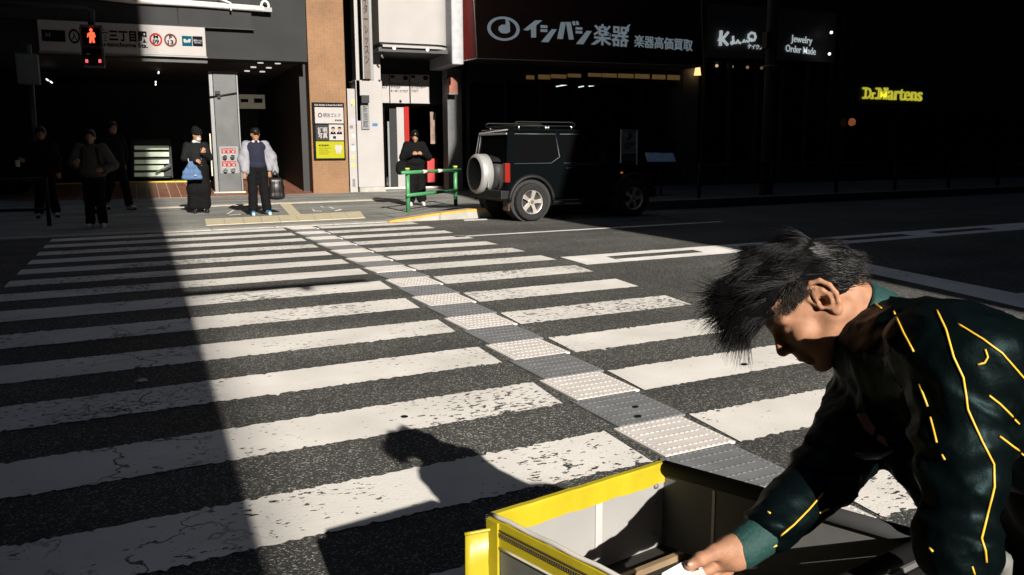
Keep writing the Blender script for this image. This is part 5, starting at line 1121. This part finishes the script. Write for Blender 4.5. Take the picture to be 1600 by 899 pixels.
# ------------------------------------------------------------------ delivery cart in the foreground
ZT, ZF, ZB = .585, .39, .0
Pc, Qc, Rc, Sc = Vector((.572, 1.422, 0)), Vector((1.022, 1.523, 0)), Vector((1.252, 1.022, 0)), Vector((.735, .915, 0))
cart = thing('delivery_cart', 'open topped yellow edged delivery cart box in front of the crosswalk', 'cart', ((Pc + Rc) / 2)[:2] + (-.25,))
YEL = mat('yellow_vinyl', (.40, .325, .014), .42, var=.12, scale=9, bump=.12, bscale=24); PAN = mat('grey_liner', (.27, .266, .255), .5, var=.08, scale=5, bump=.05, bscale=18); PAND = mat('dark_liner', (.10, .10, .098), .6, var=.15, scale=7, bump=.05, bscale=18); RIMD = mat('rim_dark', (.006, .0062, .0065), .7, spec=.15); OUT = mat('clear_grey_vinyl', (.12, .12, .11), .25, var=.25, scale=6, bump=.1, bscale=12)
RIM = mat('rim_grey', (.028, .029, .0295), .85, var=.15, scale=10, spec=.08); PIPE = mat('welt_white', (.5, .48, .44), .5); WOOD = mat('slat_wood', (.2, .14, .08), .6, var=.25, scale=12)
cen = (Pc + Qc + Rc + Sc) / 4
def wallp(name, a, b, z0, z1, off, th, m, parent=cart):
    """upright sheet from a to b; off pushes it outwards"""
    d = (b - a).normalized(); nrm = Vector((d.y, -d.x, 0)); nrm = nrm if nrm.dot((a + b) / 2 - cen) > 0 else -nrm
    a, b = a + nrm * off, b + nrm * off
    return prism(name, [Vector((a.x, a.y, z0)), Vector((b.x, b.y, z0)), Vector((b.x, b.y, z1)), Vector((a.x, a.y, z1))], nrm * th, m, parent)
E_ = lambda a, b, t: a.lerp(b, t)
BASE = -.02
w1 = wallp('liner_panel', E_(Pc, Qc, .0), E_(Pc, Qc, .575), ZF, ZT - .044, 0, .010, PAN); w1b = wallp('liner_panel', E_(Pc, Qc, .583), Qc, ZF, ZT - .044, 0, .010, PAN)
wallp('liner_strip', E_(Pc, Qc, .56), E_(Pc, Qc, .60), ZF, ZT - .046, -.003, .003, mat('liner_edge', (.42, .41, .4), .4))
bm = bmesh.new(); nb = 26; V0 = []; d_ = (Qc - Pc).normalized(); nr = Vector((-d_.y, d_.x, 0))
for i in range(nb + 1):        # soft vinyl top band, slightly wavy
    t = i / nb; p = Pc.lerp(Qc, t); wv_ = .0009 * math.sin(t * 21) + .0006 * math.sin(t * 47 + 1)
    V0.append([bm.verts.new(p + nr * o + Vector((0, 0, z))) for o, z in ((-.0035 + wv_, ZT - .046 + wv_), (-.004 + wv_ * .6, ZT - .004), (-.003, ZT + .001 + wv_ * .4), (.009, ZT + .001 + wv_ * .4), (.0105, ZT - .004), (.0105, ZT - .05))])
for a, b in zip(V0, V0[1:]):
    for k in range(6): bm.faces.new((a[k], a[(k + 1) % 6], b[(k + 1) % 6], b[k]))
bm.faces.new(V0[0]); bm.faces.new(V0[-1][::-1]); obj('top_band', bm, YEL, cart)
wallp('outer_panel', Pc, Qc, BASE, ZT - .05, .011, .004, YEL)
for z in (.535, .50, .425):
    p = E_(Pc, Qc, .945) - nr * .002; bm = bmesh.new(); bmesh.ops.create_uvsphere(bm, u_segments=12, v_segments=6, radius=.0065, matrix=Matrix.Translation((p.x, p.y, z)) @ Matrix.Diagonal((1, .6, 1, 1))); obj('rivet', bm, M['silver'], cart, smooth=True)
# right wall and near wall: dark liner with a thick rim
for a, b in ((Qc, Rc), (Rc, Sc)):
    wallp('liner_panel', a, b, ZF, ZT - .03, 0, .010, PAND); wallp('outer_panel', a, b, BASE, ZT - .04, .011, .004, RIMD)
    d = (b - a).normalized(); tube('rim_rail', [(a.x, a.y, ZT - .012), (b.x, b.y, ZT - .012)], .016, RIM if a is Qc else RIMD, cart, 10)
wallp('liner_seam', E_(Qc, Rc, .22), E_(Qc, Rc, .232), ZF, ZT - .032, -.002, .002, bpy.data.materials['liner_edge'])
# left wall: clear grey vinyl, mustard top band, pale welt, zip
wallp('liner_panel', Sc, Pc, ZF, ZT - .01, 0, .006, PAN); wallp('vinyl_panel', Sc, E_(Sc, Pc, .965), BASE, ZT - .052, .0065, .004, OUT)
wallp('side_band', Sc, Pc, ZT - .05, ZT - .002, .0062, .006, YEL); wallp('corner_band', E_(Sc, Pc, .94), Pc, BASE, ZT - .003, .0124, .005, YEL)
nL = Vector((-(Pc - Sc).normalized().y, (Pc - Sc).normalized().x, 0)); nL = nL if nL.dot((Sc + Pc) / 2 - cen) > 0 else -nL
def lw(t, o, z): p = Sc.lerp(Pc, t) + nL * o; return Vector((p.x, p.y, z))
tube('welt', [lw(t, .006, ZT + .003 + .0012 * math.sin(t * 30)) for t in np.linspace(0, 1.0, 20)], .0045, PIPE, cart, 8); tube('welt', [lw(t, .013, ZT - .052) for t in np.linspace(0, .95, 12)], .0025, PIPE, cart, 6)
bm = bmesh.new()
for t in np.linspace(0, .97, 90): p = lw(t, .0135, ZT - .026); abox(bm, p - Vector((.0016, .0016, .0035)), p + Vector((.0016, .0016, .0035)))
zz = obj('zip_tooth', bm, mat('zip_dark', (.05, .04, .02), .4), cart); zz['kind'] = 'stuff'
tube('zip_tape', [lw(t, .012, ZT - .018) for t in np.linspace(0, .97, 12)], .0022, bpy.data.materials['zip_dark'], cart, 6)
wallp('vinyl_seam', E_(Sc, Pc, .62), E_(Sc, Pc, .63), BASE, ZT - .06, .0107, .002, PIPE)
# loose yellow flap sticking out at the far left corner
fl = bmesh.new(); rows = []
for i in range(9):
    z = ZT - .022 - i * .066; rows.append([fl.verts.new((Pc.x + .004 - .064 * u + .002 * math.sin(i * 1.3 + u * 2), Pc.y - .014 + .012 * u + .004 * math.sin(i * .9 + u * 3), z - .006 * u)) for u in np.linspace(0, 1, 6)])
for a, b in zip(rows, rows[1:]):
    for k in range(5): fl.faces.new((a[k], a[k + 1], b[k + 1], b[k]))
fo = obj('corner_flap', fl, YEL, cart, smooth=True); sm = fo.modifiers.new('thickness', 'SOLIDIFY'); sm.thickness = .004
tube('flap_hem', [(Pc.x + .004 - .064 * u, Pc.y - .017 + .012 * u, ZT - .021 - .006 * u) for u in np.linspace(0, 1, 6)], .0035, YEL, cart, 6)
prism('floor', [Vector((p.x, p.y, ZF)) for p in (Pc, Qc, Rc, Sc)], (0, 0, -.015), mat('cart_floor', (.02, .017, .014), .8, var=.3), cart)
for a, b in ((.58, .72), (.28, .42)): pass
for i in range(5):
    t0_, t1_ = .12 + i * .13, .145 + i * .13
    u = [E_(Qc, Rc, t0_).lerp(E_(Pc, Sc, t0_), .06), E_(Qc, Rc, t0_).lerp(E_(Pc, Sc, t0_), .75), E_(Qc, Rc, t1_).lerp(E_(Pc, Sc, t1_), .75), E_(Qc, Rc, t1_).lerp(E_(Pc, Sc, t1_), .06)]
    prism('floor_slat', [Vector((p.x, p.y, ZF + .001)) for p in u], (0, 0, .014), WOOD, cart)
prism('chassis', [Vector((p.x, p.y, BASE - .0017)) for p in (Pc, Qc, Rc, Sc)], (0, 0, -.05), RIM, cart)
for p in (Pc, Qc, Rc, Sc):
    q = p.lerp(cen, .14); g_ = gz(q.x, q.y); c_ = thing('caster'); c_.parent = cart; c_.matrix_parent_inverse = Matrix.Translation(cart.location).inverted(); c_.location = (q.x, q.y, g_)
    bm = bmesh.new(); bmesh.ops.create_cone(bm, cap_ends=True, segments=18, radius1=.05, radius2=.05, depth=.03, matrix=Matrix.Translation((0, 0, .05)) @ Matrix.Rotation(math.pi / 2, 4, 'X')); obj('tyre', bm, M['rubber'], c_, True)
    bm = bmesh.new(); abox(bm, (-.02, -.025, .05), (.02, -.017, BASE - .052 - g_)); abox(bm, (-.02, .017, .05), (.02, .025, BASE - .052 - g_)); obj('fork', bm, M['silver'], c_, True)
tube('push_handle', [at_d(1440, 945, 1.36), at_d(1478, 908, 1.28), at_d(1522, 884, 1.245), at_d(1550, 873, 1.24), at_d(1563, 876, 1.245), at_d(1562, 894, 1.27), at_d(1530, 950, 1.36)], .0165, mat('handle_grey', (.16, .16, .15), .45, var=.08), cart, 12)

# ------------------------------------------------------------------ the person bending over the cart
X = lambda x, y, d: np.array(at_d(x, y, d))
man = thing('person', 'person in a dark green satin jacket with yellow piping bending over the yellow cart', 'person', (1.6, .85, gz(1.6, .85)))
Rh = np.array([[-.626, -.527, -.575], [.259, -.836, .484], [-.736, .154, .659]]); Rh, _ = np.linalg.qr(Rh); 
Rh = Rh * np.sign((Rh * np.array([[-.626, -.527, -.575], [.259, -.836, .484], [-.736, .154, .659]])).sum(0))
HO, HS = X(1266, 474, 1.65), .93
Hd = lambda x, y, z: HO + Rh @ (np.array([x, y, z]) * HS)
hc = lambda a, b, r, r2=None, k=.012, sub=False: cap(Hd(*a), Hd(*b), r * HS, (r if r2 is None else r2) * HS, k=k, sub=sub)
he = lambda c, r, k=.015, sub=False: ell(Hd(*c), np.array(r) * HS, Rh, k=k, sub=sub)
nb_ = X(1394, 528, 1.655)
head = [he((-.014, 0, .04), (.094, .074, .084)), he((.034, 0, -.03), (.06, .056, .082), .03), he((.042, 0, .045), (.046, .056, .045), .03)]
for s in (1, -1):
    head += [hc((-.006, .056 * s, -.045), (.058, .026 * s, -.098), .02, .017, .03), he((.058, .044 * s, -.022), (.022, .02, .018), .02), hc((.086, .010 * s, .024), (.066, .05 * s, .022), .0085, .008, .012)]
head += [he((.074, 0, -.103), (.02, .023, .016), .018), hc((.086, 0, .012), (.111, 0, -.026), .0085, .0115, .012), he((.106, .0, -.031), (.0125, .011, .009), .008), he((.098, .013, -.034), (.011, .008, .008), .007), he((.098, -.013, -.034), (.011, .008, .008), .007),
         he((.087, 0, -.056), (.015, .024, .018), .012), hc((.092, -.015, -.066), (.092, .015, -.066), .0072, k=.008), he((.097, 0, -.066), (.006, .012, .005), .006), hc((.089, -.013, -.080), (.089, .013, -.080), .0078, k=.008), hc((.1035, -.02, -.0733), (.1035, .02, -.0733), .002, k=.004, sub=True)]
for s in (1, -1):
    head += [he((.09, .033 * s, .003), (.016, .019, .0115), .012, True), he((.0715, .032 * s, .0017), (.0125, .0145, .0115), .007)]
# near ear: shell, helix, antihelix, tragus, lobe
def earp(x, z, o=0.): return (x - .012, .071 - (x - .012) * .5 + o, z)
for s in (1,):
    head += [he((-.018, .078, .0), (.019, .007, .031), .006)]
    hel = [(.014, .0), (.016, .018), (.009, .033), (-.008, .039), (-.023, .031), (-.029, .012), (-.026, -.008), (-.018, -.024), (-.008, -.035)]
    for a, b in zip(hel, hel[1:]): head.append(hc(earp(*a), earp(*b), .0052, k=.003))
    ah = [(.0, .022), (-.013, .014), (-.016, -.0017), (-.009, -.017)]
    for a, b in zip(ah, ah[1:]): head.append(hc(earp(*a, .001), earp(*b, .001), .0045, k=.004))
    head += [he(earp(.012, -.008, .004), (.006, .005, .008), .004), he(earp(-.004, -.033, .001), (.010, .0065, .011), .005), he(earp(.001, -.004, .004), (.009, .008, .012), .005, True)]
head += [he((-.012, -.078, .0), (.022, .008, .034), .006)]
head += [cap(Hd(-.036, 0, -.045), nb_, .053, .046, k=.03), cap(Hd(-.03, .05, -.05), X(1375, 535, 1.62), .016, .018, k=.02), he((-.075, 0, -.04), (.03, .045, .045), .03)]
# right hand (holding cards) and left hand (round the push handle)
wR = X(1152, 862, 1.45)
hnd = [cap(wR, X(1136, 865, 1.448), .024, .024, k=.01), cap(X(1138, 868, 1.452), X(1124, 874, 1.455), .024, .021, k=.012),
       cap(X(1140, 855, 1.437), X(1117, 863, 1.428), .0155, .0135, k=.014), cap(X(1117, 863, 1.428), X(1095, 874.5, 1.42), .0125, .0112, k=.005), cap(X(1095, 874.5, 1.42), X(1077, 884.5, 1.416), .0114, .0085, k=.003), ell(X(1095, 873, 1.419), (.0122, .0122, .0115), k=.004)]
for (a, b, c, d) in (((1128, 878, 1.452), (1109, 889, 1.437), (1097, 895.5, 1.428), (1087, 900, 1.424)), ((1130, 882, 1.462), (1113, 898, 1.452), (1102, 906, 1.44), (1094, 911, 1.43)), ((1134, 885, 1.468), (1121, 903, 1.46), (1111, 912, 1.45), (1104, 917, 1.44)), ((1140, 887, 1.472), (1131, 905, 1.468), (1122, 913, 1.46), (1116, 918, 1.452))):
    hnd += [cap(X(*a), X(*b), .0105, .0097, k=.004), cap(X(*b), X(*c), .0097, .0088, k=.0017), cap(X(*c), X(*d), .0088, .0072, k=.0017), ell(X(*b), (.0105, .0105, .0105), k=.003)]
wL = X(1500, 880, 1.25)
for i in range(4):
    a = X(1496 + i * 13, 903 - i * 7, 1.24); hnd += [cap(a, a + np.array(CW) * .03 + np.array(CU) * -.02, .0105, .01, k=.006)]
hnd += [cap(wL, X(1512, 893, 1.24), .026, .026, k=.01), cap(X(1505, 895, 1.24), X(1535, 886, 1.245), .022, .018, k=.012), cap(X(1500, 892, 1.235), X(1492, 906, 1.23), .012, .01, k=.008)]
eR, sR, eL, sL = X(1290, 746, 1.56), X(1385, 592, 1.68), X(1503, 712, 1.28), X(1500, 562, 1.31)
core = [cap(nb_, X(1500, 605, 1.48), .045, .075, k=.05), cap(X(1500, 605, 1.48), X(1660, 670, 1.40), .075, .075, k=.05), cap(X(1660, 670, 1.40), X(1760, 750, 1.40), .075, .09, k=.05), cap(nb_, sR, .035, .04, k=.02), cap(nb_, sL, .035, .04, k=.02), cap(sR, eR, .048, .04), cap(eR, wR, .038, .026), cap(sL, eL, .048, .042), cap(eL, wL, .04, .026)]
hip = X(1770, 760, 1.40); gz_ = gz(1.6, .8)
feet = {}
for nm_, off in (('l', -.13), ('r', .12)):
    h_ = hip + np.array(CW) * off + np.array([0, 0, -.02]); a_ = np.array([hip[0] + .1, hip[1] + .12 + off * 1.4, gz_ + .09]); k_ = (h_ + a_) / 2 + np.array([-.14, .02, .03]); feet[nm_] = (h_, k_, a_)
    core += [cap(h_, k_, .08, .052, k=.04), cap(k_, a_, .05, .035), cap(a_, a_ + (-.12, .02, -.05), .035, .03)]
lo_h, hi_h = HO - .135, HO + .135; lo_w, hi_w = X(1110, 890, 1.44) - .075, X(1110, 890, 1.44) + .075
body = solid('body', head + hnd + core, .014, M['skin'], man, local=False, fine=([(lo_h, hi_h), (lo_w, hi_w)], .0026))
solid('thumb_nail', [ell(X(1078.5, 881.5, 1.4085), (.0062, .0045, .0035))], .0016, mat('nail', (.5, .3, .24), .3, var=0), man, local=False)
# jacket
def jwarp(P):
    # soft drapery: creases running round the sleeves and across the back, gathered at elbows and hem
    def ridge(Q, f, sd): return np.clip(1 - np.abs(vnoise(Q, f, sd)), 0, 1)
    d = -.006 * ridge(P * np.array([1, 1, 1.7]), 15, 21) ** 4 - .0045 * ridge(P * np.array([1.2, .8, 1.4]), 34, 22) ** 4 - .002 * ridge(P, 75, 23) ** 3
    for c, rad, amp, fq in ((X(1290, 746, 1.56), .10, .0045, 95), (X(1210, 820, 1.48), .07, .004, 120), (X(1503, 715, 1.28), .10, .0055, 85), (X(1500, 850, 1.25), .07, .005, 110), (X(1440, 560, 1.4), .1, .004, 80)):
        q = P - c; w_ = np.exp(-(q * q).sum(1) / rad ** 2); d += -amp * w_ * np.sin(fq * q[:, 2] + 25 * q[:, 0] + 3.2 * vnoise(P, 24, 31))
    return d
SAT = mat('green_satin', (.0009, .0021, .0023), .47, var=.25, scale=7, bump=.25, bscale=34, spec=.085)
SAT.node_tree.nodes['Principled BSDF'].inputs['Specular Tint'].default_value = (.55, .95, 1, 1)
TEAL = mat('teal_rib', (.0015, .034, .030), .75, var=.1, bump=.3, bscale=120); PIP = mat('yellow_piping', (.62, .38, .03), .45, var=.1)
jk = [cap(X(1402, 562, 1.60), X(1500, 592, 1.48), .104, .111, k=.05), cap(X(1500, 592, 1.48), X(1655, 665, 1.39), .111, .108, k=.05), cap(X(1655, 665, 1.39), X(1770, 750, 1.39), .108, .115, k=.05), cap(X(1382, 662, 1.56), X(1470, 690, 1.50), .057, .070, k=.05), cap(X(1418, 690, 1.56), X(1500, 800, 1.48), .052, .048, k=.03),
      cap(X(1388, 545, 1.62), X(1485, 552, 1.42), .074, .080, k=.05), cap(X(1402, 524, 1.655), X(1376, 513, 1.648), .070, .066, k=.02), cap(X(1600, 640, 1.42), X(1505, 575, 1.36), .10, .077, k=.06),
      cap(X(1378, 592, 1.70), X(1292, 735, 1.57), .076, .057, k=.035), cap(X(1290, 742, 1.565), X(1204, 824, 1.478), .055, .042, k=.02), cap(X(1354, 541, 1.60), X(1400, 548, 1.55), .056, .072, k=.03),
      cap(X(1502, 560, 1.30), X(1503, 712, 1.28), .075, .058, k=.05), cap(X(1455, 545, 1.34), X(1530, 566, 1.29), .066, .066, k=.04), cap(X(1503, 712, 1.28), X(1500, 862, 1.25), .056, .047, k=.03), cap(X(1490, 858, 1.25), X(1505, 862, 1.25), .050, .048, k=.015)]
jacket = solid('jacket', jk, .0058, SAT, man, warp=jwarp, local=False)
solid('trousers', [ell(hip, (.19, .19, .16), k=.05)] + [q for nm_ in 'lr' for q in (cap(feet[nm_][0], feet[nm_][1], .105, .085, k=.06), cap(feet[nm_][1], feet[nm_][2] + (0, 0, .03), .085, .07, k=.04))], .014, M['cloth'], man, warp=lambda P: .008 * vnoise(P, 20, 9), local=False)
for nm_ in 'lr':
    a_ = feet[nm_][2]; solid('shoe', [cap(a_ + (.03, 0, -.03), a_ + (-.15, .02, -.045), .05, .043), cap(a_ + (.05, 0, -.07), a_ + (-.17, .02, -.07), .028, .03, k=.006)], .01, M['plastic'], man, local=False)
solid('cuff', [cap(X(1198, 829, 1.472), X(1160, 858, 1.452), .0375, .033)], .004, TEAL, man, warp=lambda P: .0008 * np.sin(P @ np.array(CR) * 900), local=False)
solid('cuff', [cap(X(1500, 868, 1.25), X(1502, 890, 1.24), .040, .036)], .005, SAT, man, local=False)
# ribbed collar round the neck
ax_ = Vector(X(1388, 520, 1.652) - Hd(-.036, 0, -.045)).normalized(); c0 = Vector(X(1342, 491, 1.648)); sx_ = ax_.orthogonal().normalized(); sy_ = ax_.cross(sx_)
bm = bmesh.new(); n = 44; rg = [[bm.verts.new(c0 + ax_ * h + (sx_ * math.cos(2 * math.pi * k / n) + sy_ * math.sin(2 * math.pi * k / n)) * (r + .0012 * (k % 2))) for k in range(n)] for h, r in ((-.016, .0575), (-.018, .0605), (-.012, .064), (.010, .066), (.04, .068), (.04, .055))]
for a, b in zip(rg, rg[1:]):
    for k in range(n): bm.faces.new((a[k], a[(k + 1) % n], b[(k + 1) % n], b[k]))
obj('collar', bm, TEAL, man, smooth=True)
# piping laid on the jacket surface
jm = jacket.data; bv = BVHTree.FromPolygons([v.co for v in jm.vertices], [tuple(p.vertices) for p in jm.polygons])
def on_jacket(x, y):
    d = Vector(ray(x, y)).normalized(); h = bv.ray_cast(Vector(EYE), d)
    return (h[0] + h[1] * .0012) if h[0] is not None else None
for L, r in (([(1464, 486), (1478, 515), (1490, 558), (1505, 590), (1512, 640), (1534, 690), (1552, 725), (1553, 760), (1543, 800), (1533, 842), (1539, 860), (1541, 878)], .0017), ([(1497, 507), (1535, 530), (1565, 552), (1598, 590), (1640, 630)], .0016), ([(1397, 487), (1412, 520), (1428, 550)], .0016), ([(1437, 600), (1450, 635)], .0017), ([(1454, 652), (1464, 692)], .0017), ([(1472, 710), (1477, 718)], .0017),
             ([(1545, 618), (1560, 630), (1592, 662)], .0016), ([(1561, 682), (1600, 711), (1640, 735)], .0016), ([(1366, 474), (1378, 483)], .0017), ([(1539, 546), (1543, 558), (1538, 567), (1527, 570)], .0016), ([(1285, 771), (1262, 798), (1240, 820), (1219, 837)], .0017), ([(1280, 802), (1294, 795)], .0017), ([(1197, 858), (1214, 852)], .0017), ([(1170, 818), (1176, 817)], .0017), ([(1199, 800), (1204, 803)], .0017), ([(1452, 856), (1458, 862)], .0017), ([(1518, 885), (1522, 897)], .0016)):
    pts = []
    for (a, b) in zip(L, L[1:]):
        n = max(2, int(math.hypot(a[0] - b[0], a[1] - b[1]) / 5))
        for i in range(n): 
            q = on_jacket(a[0] + (b[0] - a[0]) * i / n, a[1] + (b[1] - a[1]) * i / n)
            if q is not None: pts.append(q)
    q = on_jacket(*L[-1]); 
    if q is not None: pts.append(q)
    run = []
    for p in pts + [None]:
        if p is None or (run and (p - run[-1]).length > .05):
            if len(run) > 1: tube('piping', run, r, PIP, man, 6)
            run = []
        if p is not None: run.append(p)
# brown apron strap, white drawstring and pale hem edge below the chest
SM = mat('strap_brown', (.12, .045, .025), .6)
def front(pts, d): return [X(x, y, d) for x, y in pts]
prism('apron_strap', front([(1340, 647), (1352, 646), (1368, 668), (1364, 681), (1352, 672)], 1.50), tuple(np.array(CW) * .006), SM, man); prism('apron_strap', front([(1372, 678), (1392, 690), (1415, 692), (1414, 699), (1390, 700), (1370, 688)], 1.50), tuple(np.array(CW) * .006), SM, man)
tube('drawstring', front([(1397, 679), (1400, 690), (1406, 692), (1409, 700), (1403, 705), (1397, 700), (1400, 690)], 1.495), .0027, M['whitecloth'], man, 6)
tube('jacket_hem', front([(1337, 710), (1352, 714), (1375, 712), (1395, 704)], 1.50), [.0035, .006, .006, .0035], mat('hem_grey', (.1, .105, .1), .4), man, 8)
# hair: a scalp cap and individually placed windblown strands
HAIR = M['hair']
CAPM = mat('hair_roots', (.004, .0038, .004), .9, var=.3, scale=60, bump=.4, bscale=90, spec=.05)
scalp = solid('hair', [he((-.016, 0, .047), (.097, .0775, .0855)), he((-.062, 0, .0), (.05, .062, .062), .03), he((.05, 0, .072), (.04, .054, .034), .03), he((.085, .0, -.03), (.075, .12, .085), .02, True), he((.004, .1, -.014), (.045, .05, .06), .015, True), he((.004, -.1, -.014), (.045, .05, .06), .015, True)], .004, CAPM, man, local=False, warp=lambda P: .002 * vnoise(P, 150, 12))
HB = BVHTree.FromPolygons([v.co for v in scalp.data.vertices], [tuple(p.vertices) for p in scalp.data.polygons])
def strands(count, pick, m, r0, seg=7):
    V, F = [], []; rg = np.random.default_rng(5)
    done = 0; tries = 0
    while done < count and tries < count * 30:
        tries += 1
        q = rg.normal(0, 1, 3); q /= np.linalg.norm(q)
        z = pick(q, rg)
        if z is None: continue
        p, dirs, L, curve = z; done += 1; d = Vector(dirs).normalized(); p = Vector(p); rr = r0 * rg.uniform(.7, 1.3)
        t1 = d.orthogonal().normalized(); t2 = d.cross(t1); base = len(V)
        for i in range(seg + 1):
            f = i / seg; rad = rr * (1 - f) ** .7 + .00012
            for k in range(3):
                a = 2.094 * k; V.append(tuple(p + (t1 * math.cos(a) + t2 * math.sin(a)) * rad))
            d = (d + Vector(curve) * (1.0 / seg) + Vector(rg.normal(0, .03, 3))).normalized(); p = p + d * L / seg
        for i in range(seg):
            for k in range(3):
                a, b = base + i * 3 + k, base + i * 3 + (k + 1) % 3; F.append((a, b, b + 3, a + 3))
    o = pyobj('hair_strand', V, F, m, man, smooth=True); o['kind'] = 'stuff'; return o
LW = lambda v: Rh @ np.array(v, float)
WIND = -np.array(CR)                    # wind blows towards the left of the picture
def clump(q, s, f=9): return np.array([math.sin(f * q[1] + 2 * q[0] + s), math.sin(f * q[0] + 3 * q[2] + 1.7 * s), math.sin(f * q[2] + 2.3 * q[1] + 2.9 * s)])
def top_pick(q, rg):
    x, y, z = q
    if z < .12 + max(0, x) * .3 or (x < -.55 and z < .5): return None
    p = Hd(-.016 + .095 * x, .075 * y, .049 + .084 * z); nrm = LW((x, y, z)); nrm = nrm / np.linalg.norm(nrm); f = np.clip((x + .6) / 1.3, 0, 1)
    c = clump(q, 1.0, 11)
    F = WIND * (.75 + .4 * f) + LW((.55 * f, .25 * y, 0)) + np.array([0, 0, -.12]); T = F - nrm * (F @ nrm); T = T / (np.linalg.norm(T) + .15)
    d = T + nrm * (.24 + .26 * f + .08 * c[1]) + c * .15
    L = (.05 + .092 * f + .016 * c[0]) * rg.uniform(.6, 1.15)
    return p, d, L, WIND * .2 - nrm * (.6 - .42 * f) + np.array([0, 0, -rg.uniform(-.1, .75)]) * f + c * .22
def back_pick(q, rg):
    x, y, z = q
    if x > .35 or z < -.6 or (z < .12 and x > -.22) or z > .75: return None
    p = Hd(-.016 + .098 * x, .078 * y, .042 + .085 * z); nrm = LW((x, y, z)); c = clump(q, 3.3)
    d = nrm * .2 + LW((-.6, 0, -.7)) + c * .12; return p, d, .045 * rg.uniform(.7, 1.25), -nrm * .6 + c * .1
def side_pick(q, rg):
    x, y, z = q
    if y < .4 or x < -.15 or x > .92 or z < .0 or z > .62: return None
    p = Hd(-.02 + .09 * x + .01, .0765 * y, .03 + .07 * z); return p, LW((.35, .22, -.45)) + rg.normal(0, .16, 3), (.011 + .016 * min(1, max(0, z * 2))) * rg.uniform(.6, 1.3), (0, 0, 0)
strands(9000, top_pick, HAIR, .0007, 8); strands(3200, back_pick, HAIR, .0008, 5); strands(1900, side_pick, mat('short_hair', (.03, .024, .02), .5, var=.2), .00045, 3)
def fringe_pick(q, rg):
    u = rg.uniform(-1, 1); v = rg.uniform(0, 1); p = Hd(.088 - .02 * u * u - .02 * v, .055 * u, .055 + .03 * v - .012 * u * u); c = clump(np.array([u, v, u * v]), 4.0, 6)
    return p, LW((.8, .1 * u, -.1)) + WIND * .55 + c * .3, (.075 + .02 * c[1]) * rg.uniform(.6, 1.25), np.array([0, 0, -rg.uniform(.3, 1.1)]) + WIND * .25 + c * .3
strands(2400, fringe_pick, HAIR, .0007, 8)
def brow_pick(q, rg):
    u, v = rg.uniform(0, 1), rg.uniform(-1, 1); p = Hd(.094 - .024 * u, .012 + .042 * u, .026 + .004 * math.sin(u * 3) + .003 * v); return p, LW((-.3, .8, .25)), .008, (0, 0, 0)
strands(120, brow_pick, HAIR, .0004, 3)
# cards in the right hand
CARD = mat('card_white', (.6, .58, .57), .5, var=.04)
cd = thing('flyer', 'pale card held between thumb and fingers over the cart', 'card', tuple(X(1072, 892, 1.43)))
prism('card_sheet', [X(1034, 896, 1.405), X(1072, 875, 1.43), X(1098, 884, 1.428), X(1066, 912, 1.39)], (0, 0, -.004), CARD, cd)
cd2 = thing('flyer', 'second smaller white card tucked under the thumb', 'card', tuple(X(1092, 896, 1.415)))
prism('card_sheet', [X(1080, 894, 1.412), X(1098, 888.5, 1.41), X(1106, 903, 1.40), X(1084, 908, 1.405)], tuple(np.array(CW) * .0017), M['whitecloth'], cd2)
